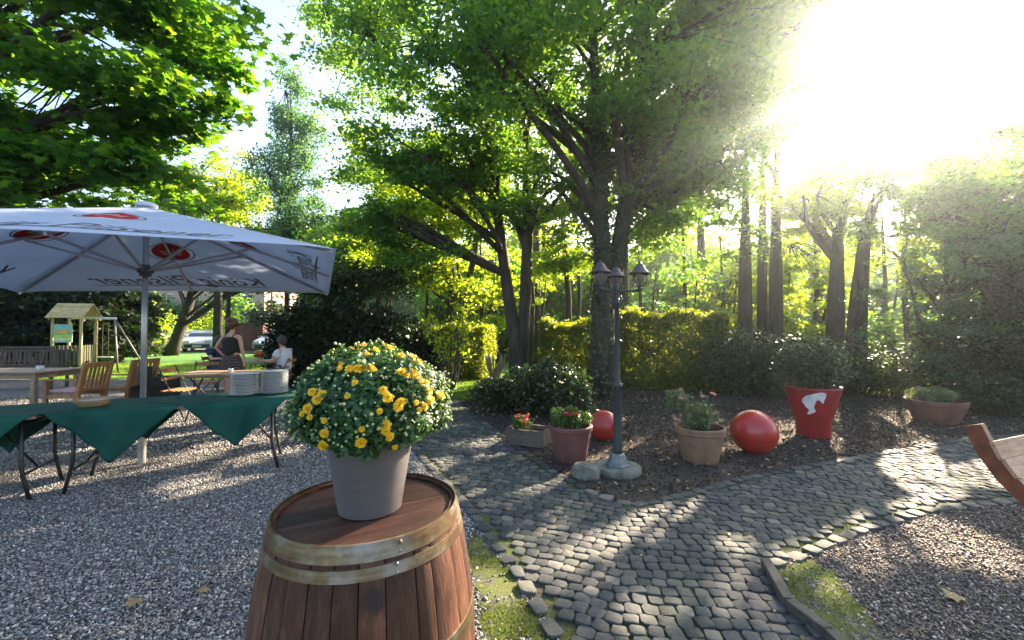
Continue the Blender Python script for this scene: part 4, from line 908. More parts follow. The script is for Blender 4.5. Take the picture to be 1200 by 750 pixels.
cloth(TL, .45, HW, 1.84, .76, 'dark green cloth under the bowl whose corner hangs down left of the parasol pole')
cloth(TL, 1.40, HW-.02, 1.84, .76, 'dark green cloth under the plate stacks, corner hanging near the right table leg', .7605)
cloth(TA, .45, HW, 1.84, .76, 'dark green cloth mostly beyond the left edge of the picture')
cloth(TA, 1.34, HW, 1.84, .76, 'dark green cloth whose hanging corner is cut by the left edge', .7605)
# plates
M_PLATE = mat('white_china', (.62,.64,.66), .22, (.58,.60,.63), 3, bmp=0, coat=.3)
mb = MB(); mb.lathe([(0,.002),(.09,0),(.095,.002),(.105,.007),(.138,.015),(.142,.0165),(.142,.0185),(.137,.0185),(.104,.011),(.09,.006),(0,.006)], 40, cap0=False, cap1=False)
pm = mb.mesh('plate', True); pm.materials.append(M_PLATE)
for (px,Y_,n,lab,grp) in ((287.5,4.72,15,'white plate in the left one of two plate stacks on the green cloth','plates of the left stack'),(322.5,4.86,16,'white plate in the right one of two plate stacks, nearer the flowers','plates of the right stack')):
    x_ = W(px,Y_)
    for k in range(n):
        o = bpy.data.objects.new('plate', pm); COL.objects.link(o); o.location = (x_+random.gauss(0,.0012),Y_+random.gauss(0,.0012),.7665+k*.0160); o.rotation_euler[2] = random.uniform(0,6); tag(o, lab, 'plate', grp)
# bowl / bread basket
gx = W(104,4.0)
bb = thing('bowl', 'shallow pale wooden bowl on the green cloth, left part of the buffet', 'bowl', (gx,4.06,.762))
mb = MB(); mb.lathe([(0,0),(.09,0),(.10,.006),(.15,.065),(.153,.07),(.148,.071),(.096,.014),(0,.010)], 36, cap0=False, cap1=False); mb.build('dish', wood_mat('bowl_wood',(.3,.18,.1),(.45,.3,.18),(.55,.4,.26),10,(1,1,1),.5,0,.1), bb, smooth=True)
mb = MB(); mb.lathe([(0,.045),(.07,.06),(.128,.052),(.13,.048)], 28, cap0=False, cap1=False); mb.build('napkin', mat('white_napkin',(.6,.58,.56),.8,bmp=.6,bdist=.02), bb, smooth=True)

# ---- parasol
UX, UY = -4.14, 4.72; UA = R(24.5)
M_ALU = mat('brushed_aluminium', (.42,.43,.45), .35, (.36,.37,.39), 3, bmp=0, metal=.6)
M_CANVAS = mat('parasol_canvas', (.66,.72,.83), .85, (.61,.67,.79), 2.2, bmp=.12, bdist=.004, spec=.2, trans=.46)
M_PRINT = mat('grey_print', (.16,.15,.15), .8, bmp=0, trans=.3); M_REDP = mat('red_print', (.55,.03,.03), .8, (.5,.03,.03), bmp=0, trans=.35); M_REDL = mat('pale_red_print',(.75,.35,.3),.8,bmp=0,trans=.3)
um = thing('parasol', 'large square white beer garden parasol with grey lettering and red emblems over the buffet', 'parasol', (UX,UY,0), UA)
mb = MB(); mb.tube([(0,0,.05),(0,0,2.9)], .028, 20); mb.build('pole', M_ALU, um, smooth=True)
mb = MB(); mb.tube([(0,0,0),(0,0,.55)], .036, 20); mb.build('base', mat('pale_steel',(.5,.48,.44),.5,bmp=0,metal=.3), um, bevel=.003)
tilt = bpy.data.objects.new('canopy_frame', None)
HS, HA = 1.93, .80
# rim heights: higher at the near right corner, as in the photograph
def rim(x, y): return 2.13 + .030*x - .028*y*1.0 - (.02 if abs(x)>1.9 and abs(y)>1.9 else 0)
APX = Vector((0,0,2.885))
corners = [(-HS,-HS),(HS,-HS),(HS,HS),(-HS,HS)]
def surf(side, a, b):
    """side 0..3, a in -1..1 across, b 0 apex ..1 rim"""
    c0 = corners[side]; c1 = corners[(side+1)%4]; t_ = (a+1)/2
    x_ = c0[0]*(1-t_)+c1[0]*t_; y_ = c0[1]*(1-t_)+c1[1]*t_; e = Vector((x_,y_,rim(x_,y_)+.02*(1-abs(a))))
    q = APX.lerp(e, b); q.z -= .045*math.sin(PI*b)*(1-abs(a)**6)*.0 + .03*math.sin(PI*b)*abs(math.sin(PI*a))
    return q
mb = MB(); n = 16
for side in range(4):
    vs = []
    for j in range(n+1):
        for i in range(n+1): vs.append(surf(side, i/n*2-1, j/n))
    mb.add(vs, [(j*(n+1)+i, (j+1)*(n+1)+i, (j+1)*(n+1)+i+1, j*(n+1)+i+1) for j in range(n) for i in range(n)])
can = mb.build('canopy', M_CANVAS, um, smooth=True); s_ = can.modifiers.new('s','SOLIDIFY'); s_.thickness = .003; s_.offset = 0
mb = MB(); mb.lathe([(.10,-.05),(.10,-.02),(.07,.0),(.02,.008),(0,.01)], 20, c=(0,0,2.935), cap0=True, cap1=False); mb.build('top_cap', M_CANVAS, um, smooth=True)
mb = MB()
for (sx,sy) in ((1,-1),(-1,-1),(1,1),(-1,1)):     # vent flap
    pass
def text_polys(body, size, shear=0.0):
    cu = bpy.data.curves.new('t','FONT'); cu.body = body; cu.size = size; cu.shear = shear; cu.align_x = 'CENTER'; cu.extrude = 0; cu.resolution_u = 3; cu.offset = .0
    ob = bpy.data.objects.new('t', cu); COL.objects.link(ob); bpy.context.view_layer.update()
    me = bpy.data.meshes.new_from_object(ob.evaluated_get(bpy.context.evaluated_depsgraph_get())); bpy.data.objects.remove(ob, do_unlink=True); bpy.data.curves.remove(cu)
    vs = [v.co.copy() for v in me.vertices]; fs = [tuple(p.vertices) for p in me.polygons]; return vs, fs
tv_, tf_ = text_polys('König Pilsener', .40, .45)
def onto(side, vs, fs, m, name, off, parent):
    """vs in metres: x across, y distance up from the rim, on both faces of the cloth"""
    mb = MB()
    for sg in (1,-1):
        out_ = []
        for v_ in vs:
            b_ = 1-v_[1]/math.hypot(HS,HA); a_ = v_[0]/(HS*b_)
            q = surf(side, a_, b_); e1 = surf(side, a_+.02, b_)-q; e2 = surf(side, a_, b_-.02)-q; nn_ = e1.cross(e2).normalized()
            out_.append(q+nn_*(off*sg))
        mb.add(out_, fs if sg > 0 else [f[::-1] for f in fs])
    return mb.build(name, m, parent)
def disc(cx_, cy_, r0, r1, n=40):
    vs = [Vector((cx_+r_*math.cos(2*PI*k/n)*1.08, cy_+r_*math.sin(2*PI*k/n)*.9, 0)) for r_ in (r0,r1) for k in range(n)]
    return vs, ([tuple(range(n))] if r0 == 0 else []) or [(k,(k+1)%n,n+(k+1)%n,n+k) for k in range(n)]
for side in range(4):
    wd = 2.1/ (max(v.x for v in tv_)-min(v.x for v in tv_))
    onto(side, [Vector((v.x*wd, .24+v.y*wd*1.1, 0)) for v in tv_], tf_, M_PRINT, 'lettering', .004, can)
    # swash under the lettering
    n = 24; sv = []
    for k in range(n+1):
        t_ = k/n; xx = -1.1+2.2*t_; yy = .175+.02*math.sin(t_*PI*1.0)+.025*t_; w_ = .006+.007*math.sin(PI*t_); sv += [Vector((xx,yy-w_,0)),Vector((xx,yy+w_,0))]
    onto(side, sv, [(2*k,2*k+2,2*k+3,2*k+1) for k in range(n)], M_PRINT, 'swash', .0045, can)
    n = 40
    vs = [Vector((.20*math.cos(2*PI*k/n), 1.15+.20*math.sin(2*PI*k/n), 0)) for k in range(n)]+[Vector((0,1.15,0))]
    onto(side, vs, [(n,k,(k+1)%n) for k in range(n)], M_REDP, 'emblem', .0042, can)
    v2, _ = disc(0,1.15,.225,.24); onto(side, v2, [(k,(k+1)%n,n+(k+1)%n,n+k) for k in range(n)], M_PRINT, 'emblem_ring', .0042, can)
    # little crown mark inside the red disc
    cr = [(-.10,-.07),(.10,-.07),(.12,.06),(.06,.0),(.035,.09),(0,.02),(-.035,.09),(-.06,.0),(-.12,.06)]
    vs = [Vector((x_,1.15+y_,0)) for x_,y_ in cr]+[Vector((0,1.12,0))]
    onto(side, vs, [(9,k,(k+1)%9) for k in range(9)], M_REDL, 'crown_mark', .0055, can)
# ribs and struts
HUB = Vector((0,0,2.16))
for k in range(8):
    side = k//2; a_ = -1 if k%2==0 else 0
    e = surf(side, a_, .985)-Vector((0,0,.025)); s0 = APX-Vector((0,0,.05)); mb = MB(); mb.beam(s0, e, .022, .032); rb = mb.build('rib', M_ALU, um, bevel=.002)
    mpt = s0.lerp(e, .52 if a_ == 0 else .42); mb = MB(); mb.beam(HUB+Vector((mpt.x,mpt.y,0)).normalized()*.05, mpt-Vector((0,0,.02)), .018, .026); mb.build('strut', M_ALU, um, bevel=.002)
mb = MB(); mb.lathe([(.029,-.06),(.055,-.06),(.055,-.03),(.075,-.02),(.075,.02),(.05,.03),(.04,.07),(.029,.07)], 24, c=tuple(HUB), cap0=False, cap1=False); mb.build('hub', mat('dark_grey_plastic',(.10,.10,.11),.5,bmp=0), um, smooth=False)
mb = MB(); mb.lathe([(.029,-.03),(.07,-.03),(.08,.0),(.07,.03),(.029,.03)], 24, c=(0,0,2.86), cap0=False, cap1=False); mb.build('top_hub', M_ALU, um)
# ---- street lamp with three lanterns
LX, LY = G(724,553); M_IRON = mat('painted_cast_iron', (.018,.032,.034), .5, (.012,.022,.025), 12, bmp=.15); M_CONC = mat('mossy_concrete', (.20,.195,.165), .9, (.09,.095,.065), 9, bmp=.5)
M_HOOD = mat('weathered_hood', (.085,.075,.068), .5, (.05,.042,.04), 14, bmp=.1, metal=.3)
m, nt, out = newmat('lantern_glass'); gl = nd(nt,'ShaderNodeBsdfPrincipled'); gl.inputs[0].default_value = (.85,.80,.72,1); gl.inputs['Roughness'].default_value=.12; gl.inputs['Transmission Weight'].default_value=.9; gl.inputs['IOR'].default_value=1.15; nt.links.new(gl.outputs[0],out.inputs[0]); M_GLASS = m
lp = thing('lamp_post', 'cast iron garden lamp post with three lanterns on a round concrete foot', 'lamp', (LX,LY,0), R(12))
mb = MB(); mb.lathe([(.235,0),(.24,.01),(.24,.058),(.232,.068),(0,.07)], 40, cap0=True, cap1=False); mb.build('foot', M_CONC, lp, auto=40)
mb = MB(); mb.lathe([(.125,.069),(.125,.085),(.108,.10),(.082,.185),(.06,.20),(.05,.205)], 6, cap0=True, cap1=True, rot=Matrix.Rotation(R(20),3,'Z')); mb.build('pedestal', mat('pale_iron',(.17,.19,.19),.5,(.09,.10,.10),14,bmp=.2), lp, bevel=.003)
mb = MB(); mb.lathe([(.05,.20),(.052,.23),(.046,.25),(.05,.33),(.044,.36),(.042,.88),(.05,.895),(.05,.92),(.041,.93),(.036,.96),(.030,1.0),(.024,1.75),(.032,1.76),(.032,1.79),(.024,1.80),(.022,1.90),(.03,1.92),(.02,1.95),(.012,1.98),(.0,1.99)], 20, cap0=True, cap1=False); mb.build('pole', M_IRON, lp, smooth=True)
for k,aa in enumerate((R(200),R(-24),R(66))):
    dx, dy = math.cos(aa), math.sin(aa); r1 = .235
    mb = MB(); mb.tube([(dx*.02,dy*.02,1.90),(dx*.12,dy*.12,1.905),(dx*r1,dy*r1,1.905)], .011, 8)
    mb.tube([(dx*.02,dy*.02,1.72),(dx*.06,dy*.06,1.80),(dx*.12,dy*.12,1.83),(dx*.15,dy*.15,1.865),(dx*.13,dy*.13,1.90)], .007, 6)
    arm = mb.build('arm', M_IRON, lp, smooth=True)
    zb = 1.912; cx_, cy_ = dx*r1, dy*r1
    lt = MB(); lt.lathe([(0,0),(.035,.0),(.038,.012),(.018,.02),(.016,.035),(.03,.045)], 16, c=(cx_,cy_,zb), cap1=True, cap0=False)
    for q in range(4):
        b_ = q*PI/2+.5; c0, s0 = math.cos(b_), math.sin(b_)
        lt.tube([(cx_+c0*.02,cy_+s0*.02,zb+.03),(cx_+c0*.062,cy_+s0*.062,zb+.05),(cx_+c0*.082,cy_+s0*.082,zb+.10),(cx_+c0*.085,cy_+s0*.085,zb+.175)], .0045, 6)
    lan = lt.build('lantern', M_IRON, lp, smooth=True)
    g_ = MB(); g_.lathe([(.02,.045),(.05,.06),(.066,.10),(.07,.14),(.068,.172)], 20, c=(cx_,cy_,zb), cap0=True, cap1=False); gg = g_.build('glass', M_GLASS, lan, smooth=True); so_ = gg.modifiers.new('s','SOLIDIFY'); so_.thickness=.002
    b2 = MB(); b2.lathe([(.012,.045),(.014,.08),(.028,.11),(.03,.135),(.02,.158),(0,.165)], 14, c=(cx_,cy_,zb), cap0=True, cap1=False); b2.build('bulb', mat('frosted_bulb',(.75,.62,.5),.3,bmp=0), lan, smooth=True)
    hd = MB(); hd.lathe([(.108,.172),(.11,.178),(.085,.20),(.055,.235),(.04,.262),(.03,.275),(.012,.282),(.012,.292),(.016,.30),(.0,.312)], 24, c=(cx_,cy_,zb), cap0=True, cap1=False); hd.build('hood', M_HOOD, lan, auto=50)
# ---- stone beside lamp
def rock(loc, dims, label, rz=0, cut=.25):
    bm = bmesh.new(); bmesh.ops.create_icosphere(bm, subdivisions=3, radius=.5)
    for v in bm.verts:
        for ax in range(3): v.co[ax] = max(-.36, min(.36, v.co[ax]))
        v.co += Vector((math.sin(v.co.y*9+1),math.sin(v.co.z*8+2),math.sin(v.co.x*7)))*.03
        v.co.x *= dims[0]/.74; v.co.y *= dims[1]/.74; v.co.z *= dims[2]/.74
    me = bpy.data.meshes.new('stone'); bm.to_mesh(me); bm.free(); o = link('stone', me, M_CONC); o.location = (loc[0],loc[1],dims[2]*.45); o.rotation_euler=(0,.06,rz); smoothed(o,35); return tag(o, label, 'stone')
rx_, ry_ = G(687,560); rock((rx_,ry_), (.26,.17,.15), 'squarish grey stone lying left of the lamp foot', R(-20))
# ---- pots
M_TERRA = mat('terracotta', (.20,.085,.05), .85, (.12,.055,.04), 6, bmp=.3); M_PLUM = mat('plum_terracotta', (.17,.06,.05), .75, (.09,.04,.038), 5, bmp=.25)
M_WARM = mat('sandy_terracotta', (.27,.15,.085), .85, (.17,.10,.06), 6, bmp=.3); M_REDPOT = mat('glossy_red', (.33,.010,.016), .42, (.22,.012,.016), 5, bmp=.04, coat=.15)
M_BALL = mat('red_ball', (.50,.025,.018), .36, (.34,.03,.022), 4, bmp=.06, coat=.15); M_DRK = mat('ball_lower', (.25,.015,.012), .5, bmp=0)
def potth(name, label, px, Y, r0, r1, h, m, lip=.03, rz=0):
    x_ = W(px,Y); t = thing(name, label, 'planter', (x_,Y,0), rz)
    mb = MB(); mb.lathe([(0,0),(r0,0),(r0+.004,.01),(r1-.012,h-lip-.03),(r1-.01,h-lip-.01),(r1+.008,h-lip),(r1+.012,h-.008),(r1+.004,h),(r1-.018,h),(r1-.03,h-.06)], 44, cap0=False, cap1=False)
    p_ = mb.build('pot', m, t, auto=45); mb = MB(); mb.lathe([(0,h-.05),(r1-.029,h-.06)], 28, cap0=False, cap1=False); mb.build('soil', M_SOIL, t, smooth=True); return t
def plant_in(t, name, c, r, n, size, lm, tmpl=LEAF_F, pw=2.0, spread=.8):
    d = nrm(RNG.normal(0,1,(n,3))); u = RNG.random(n)**.4; pos = np.array(c)+d*u[:,None]*np.array(r)*(1+.15*np.sin(d[:,0:1]*8)); pos = pos[pos[:,2]>c[2]-r[2]*.9]; k = len(pos); X,Y,Z = frames(k,spread)
    return link(name, scatter(name, *tmpl, pos, X,Y,Z, size*RNG.uniform(.6,1.3,k)), lm, t)
def stalks(t, n, r0, r1, z0, z1, m=None):
    mb = MB()
    for q in range(n):
        a = random.uniform(0,2*PI); b = random.uniform(.2,1); mb.tube(bend((r0*math.cos(a)*b,r0*math.sin(a)*b,z0),(r1*math.cos(a)*b,r1*math.sin(a)*b,random.uniform(.6,1)*(z1-z0)+z0),.1,4),[.005,.004,.003,.002],5)
    mb.build('stems', m or bpy.data.materials['green_stem'], t, smooth=True)
M_GRN = leafmat('leaf_potted', (.03,.075,.02), (.07,.14,.03), (.07,.16,.02), (.16,.26,.04), .3)
M_PALE = leafmat('leaf_potted_pale', (.07,.11,.06), (.14,.19,.10), (.2,.28,.08), (.32,.36,.12), .35)
def blossoms(t, name, pts, r, m):
    me = None
    for p_ in pts:
        if me is None or random.random()<.25:
            mb = MB(); 
            for q in range(9):
                a = random.uniform(0,2*PI); b = random.uniform(0,r*.7); z_ = random.uniform(-r*.3,r*.4); s_ = r*random.uniform(.3,.5)
                for w_ in range(5): 
                    c = a+w_*2*PI/5; o0 = Vector((b*math.cos(a),b*math.sin(a),z_)); mb.add([o0, o0+Vector((math.cos(c-.5)*s_,math.sin(c-.5)*s_,s_*.3)), o0+Vector((math.cos(c)*s_*1.2,math.sin(c)*s_*1.2,s_*.2)), o0+Vector((math.cos(c+.5)*s_,math.sin(c+.5)*s_,s_*.3))], [(0,1,2,3)])
            me = mb.mesh(name); me.materials.append(m)
        o = link(name, me, None, t); o.location = p_; o.rotation_euler = (random.uniform(-.8,.8),random.uniform(-.8,.8),random.uniform(0,6))
M_REDF = mat('red_blossom', (.6,.08,.04), .6, (.5,.05,.03), 30, bmp=0, trans=.25); M_PINKF = mat('pink_blossom', (.62,.36,.32), .6, (.5,.28,.24), 30, bmp=0, trans=.25); M_ORF = mat('salmon_blossom', (.6,.20,.10), .6, (.5,.12,.07), 30, bmp=0, trans=.25)
# middle terracotta pot
t = potth('round_planter', 'plum coloured terracotta pot with feathery green plant and red flowers, left of the lamp', 668, 4.88, .175, .245, .40, M_PLUM, .05)
plant_in(t, 'foliage', (-.02,0,.48), (.25,.22,.12), 2600, .035, M_GRN, LEAF_Q, spread=1.2); stalks(t, 26, .1, .24, .35, .58)
blossoms(t, 'blossom', [(-.02,-.15,.53),(.04,-.17,.54),(-.06,-.13,.55),(.0,-.1,.57)], .045, M_REDF)
# wooden planter
wx, wy = W(620,5.55), 5.55; t = thing('wooden_planter', 'low rectangular wooden planter with salmon red flowers, leftmost on the bed edge', 'planter', (wx,wy,0), R(-24))
M_OLDW = wood_mat('grey_planter_wood', (.06,.045,.035), (.13,.10,.08), (.22,.18,.15), 12, (.15,1,1), .8, .2, .4)
mb = MB()
for (c,d) in (((0,-.17,.11),(.52,.025,.2)),((0,.17,.11),(.52,.025,.2)),((-.2475,0,.11),(.025,.313,.2)),((.2475,0,.11),(.025,.313,.2))): mb.box(c,d)
mb.build('box', M_OLDW, t, bevel=.003); mb = MB(); mb.box((0,0,.09),(.468,.312,.14)); mb.build('soil', M_SOIL, t)
plant_in(t, 'foliage', (-.12,0,.26), (.13,.12,.10), 420, .045, M_GRN); stalks(t, 14, .06, .12, .15, .34)
blossoms(t, 'blossom', [(-.2+random.uniform(0,.19),-.06+random.uniform(-.05,.08),.27+random.uniform(0,.10)) for _ in range(13)], .036, M_ORF)
# sandy pot with pink flowers
t = potth('round_planter', 'sandy terracotta pot with straggly pink flowers, between lamp and large red ball', 819, 4.86, .19, .265, .385, M_WARM, .07)
plant_in(t, 'foliage', (-.02,0,.50), (.22,.20,.16), 850, .05, M_PALE); plant_in(t, 'foliage', (-.22,.1,.66), (.16,.14,.15), 420, .05, M_PALE); stalks(t, 30, .12, .26, .33, .78)
blossoms(t, 'blossom', [(random.uniform(-.3,.2),random.uniform(-.2,.1),random.uniform(.42,.80)) for _ in range(20)], .034, M_PINKF)
# red pot with white emblem
RPX, RPY = W(951,5.95), 5.95; t = thing('red_pot', 'big tapered red pot with a white bowed head emblem, planted with a green bush', 'planter', (RPX,RPY,0), R(0))
H_, r0_, r1_ = .70, .20, .345
mb = MB(); mb.lathe([(0,0),(r0_,0),(r0_+.004,.02),(r0_+.01,.20),(r0_+(r1_-r0_)*.45,.38),(r1_-.006,H_-.03),(r1_+.002,H_),(r1_-.02,H_),(r1_-.03,H_-.06)], 56, cap0=False, cap1=False); mb.build('pot', M_REDPOT, t, smooth=True)
mb = MB(); mb.lathe([(0,H_-.05),(r1_-.028,H_-.06)], 28, cap0=False, cap1=False); mb.build('soil', M_SOIL, t)
EM = [(962,283),(970,268),(990,252),(1015,243),(1040,232),(1068,225),(1090,231),(1093,250),(1085,275),(1083,292),(1074,293),(1071,285),(1075,262),(1072,248),(1062,262),(1052,272),(1040,283),(1036,300),(1029,318),(1034,332),(1043,342),(1034,352),(1018,358),(1000,367),(990,368),(986,360),(996,350),(1000,338),(992,330),(982,322),(974,308),(964,297)]
facing = math.atan2(-RPY,-RPX)
def on_pot(px_,py_,off):
    a_ = facing+R(2)+(px_-1028)/5.36*RPY/F/.335*1.0; z_ = .60-(py_-250)/5.36*RPY/F*1.0
    r_ = (r0_+(r1_-r0_)*.45)+(r1_-.006-(r0_+(r1_-r0_)*.45))*(z_-.38)/(H_-.03-.38) if z_>.38 else r0_+.01+((r1_-r0_)*.45-.01)*(z_-.2)/.18
    return Vector((math.cos(a_)*(r_+off), math.sin(a_)*(r_+off), z_))
bm = bmesh.new(); vs = [bm.verts.new(Vector((x_,y_,0))) for x_,y_ in EM]; bm.faces.new(vs); bmesh.ops.triangulate(bm, faces=bm.faces[:]); bmesh.ops.subdivide_edges(bm, edges=bm.edges[:], cuts=3, use_grid_fill=True)
for v in bm.verts: v.co = on_pot(v.co.x, v.co.y, .004)
bmesh.ops.recalc_face_normals(bm, faces=bm.faces[:]); me = bpy.data.meshes.new('emblem'); bm.to_mesh(me); bm.free(); link('emblem', me, mat('white_print',(.72,.70,.70),.5,bmp=0), t)
plant_in(t, 'foliage', (0,0,.98), (.50,.45,.42), 6500, .045, L_IVY, LEAF_Q); stalks(t, 26, .15, .4, .6, 1.3)
# right terracotta bowl
t = potth('round_planter', 'wide terracotta bowl in the shade at the right, below the yellow foliage', 1094, 6.85, .26, .375, .36, M_TERRA, .07)
plant_in(t, 'foliage', (-.03,0,.43), (.32,.28,.13), 1500, .05, M_PALE); stalks(t, 20, .15, .3, .3, .55)
# balls
def ball(px, Y, r, label):
    x_ = W(px,Y); t = thing('red_ball', label, 'ball', (x_,Y,0)); mb = MB(); n = 24; mb.lathe([(r*math.sin(PI*k/n), r-r*math.cos(PI*k/n)) for k in range(n+1)], 48, cap0=False, cap1=False, c=(0,0,-.012)); mb.build('shell', M_BALL, t, smooth=True)
    mb = MB(); mb.lathe([(r*1.002*math.cos(a_), r+r*1.002*math.sin(a_)-.012) for a_ in (R(-14),R(-13),R(-12))], 48, cap0=False, cap1=False); mb.build('seam', M_DRK, t, smooth=True)
ball(882, 5.15, .262, 'large shiny red ball lying on the bed between sandy pot and red pot'); ball(707, 5.72, .205, 'smaller red ball half hidden behind the lamp pole')
# ---- wooden bench at right edge
M_PLANK = wood_mat('pale_bench_wood', (.34,.18,.10), (.47,.28,.17), (.58,.38,.25), 7, (.12,1,1), .6, .12, .25); M_FRAMEW = wood_mat('red_brown_bench_wood', (.11,.028,.014), (.19,.055,.025), (.28,.09,.04), 8, (1,.3,.3), .45, .05, .2)
bxx, byy = 3.47, 2.90; t = thing('wooden_bench', 'curved red-brown bench with pale wooden slats cut by the right edge', 'bench', (bxx,byy,0), R(22))
arc = [(-1.0,.42),(-.80,.33),(-.58,.25),(-.38,.22),(-.20,.26),(-.06,.35),(.05,.47),(.14,.62),(.21,.80)]
def arc_side(xc, label=None):
    mb = MB(); n = len(arc); vs = []
    A_ = [Vector((0,a[0],a[1])) for a in arc]
    for i,p_ in enumerate(A_):
        tg = (A_[min(i+1,n-1)]-A_[max(i-1,0)]).normalized(); nn_ = Vector((0,-tg.z,tg.y)); w_ = .052
        for sx_ in (-.03,.03):
            vs += [p_-nn_*w_+Vector((xc+sx_,0,0)), p_+nn_*w_+Vector((xc+sx_,0,0))]
    fs = []
    for i in range(n-1):
        b_ = i*4; c_ = b_+4; fs += [(b_,b_+1,c_+1,c_),(b_+2,c_+2,c_+3,b_+3),(b_+1,b_+3,c_+3,c_+1),(b_,c_,c_+2,b_+2)]
    fs += [(0,2,3,1),((n-1)*4,(n-1)*4+1,(n-1)*4+3,(n-1)*4+2)]
    mb.add(vs, fs); return mb.build('side_frame', M_FRAMEW, t, bevel=.006)
arc_side(0); arc_side(1.5)
for xc in (0.0,1.5):
    for (y_,zt,y0) in ((-.75,.30,-.80),(-.17,.25,-.10)):
        mb = MB(); mb.beam((xc,y0,0),(xc,y_,zt),.058,.07,(0,1,0)); mb.build('leg', M_FRAMEW, t, bevel=.005)
def slat(u0, nm):
    # point along arc by length
    A_ = [Vector((0,a[0],a[1])) for a in arc]; L = 0
    for a_, b_ in zip(A_[:-1],A_[1:]):
        l_ = (b_-a_).length
        if L+l_ >= u0:
            p_ = a_.lerp(b_,(u0-L)/l_); tg = (b_-a_).normalized(); nn_ = Vector((0,-tg.z,tg.y)); c_ = p_+nn_*.066+Vector((.77,0,0)); m3 = Matrix((Vector((1,0,0)),tg,nn_)).transposed(); mb = MB(); mb.box(c_,(1.66,.125,.024),m3); return mb.build(nm, M_PLANK, t, bevel=.004)
        L += l_
for q in (0,1,2,3,4,5): slat(.06+q*.139, 'slat')
slat(1.215,'slat'); slat(1.352,'slat')
# ---- garden furniture
M_TEAK = wood_mat('teak', (.20,.09,.035), (.34,.17,.07), (.46,.26,.12), 10, (1,1,.2), .5, .15, .2); M_DKWOOD = wood_mat('dark_stained_wood', (.035,.025,.018), (.07,.05,.035), (.12,.09,.06), 10, (.2,1,1), .6, .15, .2)
def armchair(loc, rz, label, m=None, arms=True):
    m = m or M_TEAK; t = thing('garden_chair', label, 'chair', loc, rz, 'slatted teak garden chairs')   # faces +x locally
    for (x_,y_) in ((.24,-.26),(.24,.26)): mb = MB(); mb.box((x_,y_,.33),(.05,.05,.66)); mb.build('leg', m, t, bevel=.004)
    for y_ in (-.26,.26): mb = MB(); mb.beam((-.22,y_,0),(-.24,y_,.44),.05,.05); mb.beam((-.24,y_,.438),(-.34,y_,.94),.046,.048); mb.build('leg', m, t, bevel=.004)
    mb = MB(); 
    for k in range(6): mb.box((-.19+k*.082,0,.445),(.066,.468,.018))
    mb.build('seat', m, t, bevel=.002)
    mb = MB(); mb.beam((-.331,-.234,.90),(-.331,.234,.90),.03,.085); mb.beam((-.25,-.234,.50),(-.25,.234,.50),.028,.05)
    for k in range(6): y_ = -.19+k*.076; mb.beam((-.254,y_,.526),(-.322,y_,.858),.044,.014,(1,0,0))
    mb.build('backrest', m, t, bevel=.002)
    if arms:
        for y_ in (-.262,.262): mb = MB(); mb.box((-.0,y_,.672),(.56,.062,.024)); mb.build('armrest', m, t, bevel=.006)
    for y_ in (-.262,.262): mb = MB(); mb.box((.0,y_,.40),(.44,.028,.06)); mb.build('rail', m, t)
    return t
ch1 = armchair((-7.40,7.15,0), PI+.08, 'slatted teak armchair with pink cushion, nearer the wooden table')
ch2 = copy_tree(ch1); ch2.location = (-7.25,7.95,0); ch2.rotation_euler = (0,0,PI-.05); ch2['label'] = 'slatted teak armchair without cushion, nearest the parasol pole'
ch3 = copy_tree(ch1); ch3.location = (-10.9,7.5,0); ch3.rotation_euler = (0,0,.1); ch3['label'] = 'slatted teak armchair on the far left side of the wooden table'
mb = MB(); mb.box((0,0,0),(.44,.44,.045)); cu_ = mb.build('seat_cushion', mat('pink_fabric',(.55,.34,.36),.9,(.45,.26,.28),10), bevel=.018, seg=3); cu_.location = (-7.41,7.15,.478); cu_.rotation_euler=(0,0,.08); tag(cu_, 'faded pink cushion on the armchair beside the wooden table', 'cushion')
def wtable(loc, rz, L, D_, label, m, h=.75):
    t = thing('garden_table', label, 'table', loc, rz); mb = MB(); n = int(D_/.12)
    for k in range(n): mb.box((0,-D_/2+(k+.5)*D_/n,h-.014),(L,D_/n-.008,.028))
    mb.build('table_top', m, t, bevel=.003)
    mb = MB(); mb.box((0,0,h-.075),(L-.12,D_-.14,.09)); mb.build('apron', m, t)
    for sx_ in (-1,1):
        for sy_ in (-1,1): mb = MB(); mb.box((sx_*(L/2-.09),sy_*(D_/2-.09),(h-.12)/2),(.075,.075,h-.12)); mb.build('leg', m, t, bevel=.004)
    return t
M_TABW = wood_mat('weathered_table_wood', (.22,.14,.09), (.36,.25,.17), (.48,.36,.26), 8, (.15,1,1), .6, .15, .2)
wtable((-9.3,7.75,0), .05, 1.9, .95, 'long weathered wooden table at the left edge behind the buffet', M_TABW)
t = thing('ashtray', 'small white pot on the wooden table at left', 'pot', (W(48,7.6),7.6,.751)); mb = MB(); mb.lathe([(0,0),(.045,0),(.055,.08),(.05,.082),(.042,.01),(0,.01)],20,cap0=False,cap1=False); mb.build('cup', M_PLATE, t, smooth=True); mb = MB(); mb.lathe([(.055,.081),(.058,.084),(.05,.09),(0,.092)],20,cap0=True,cap1=False); mb.build('lid', M_PLATE, t, smooth=True)
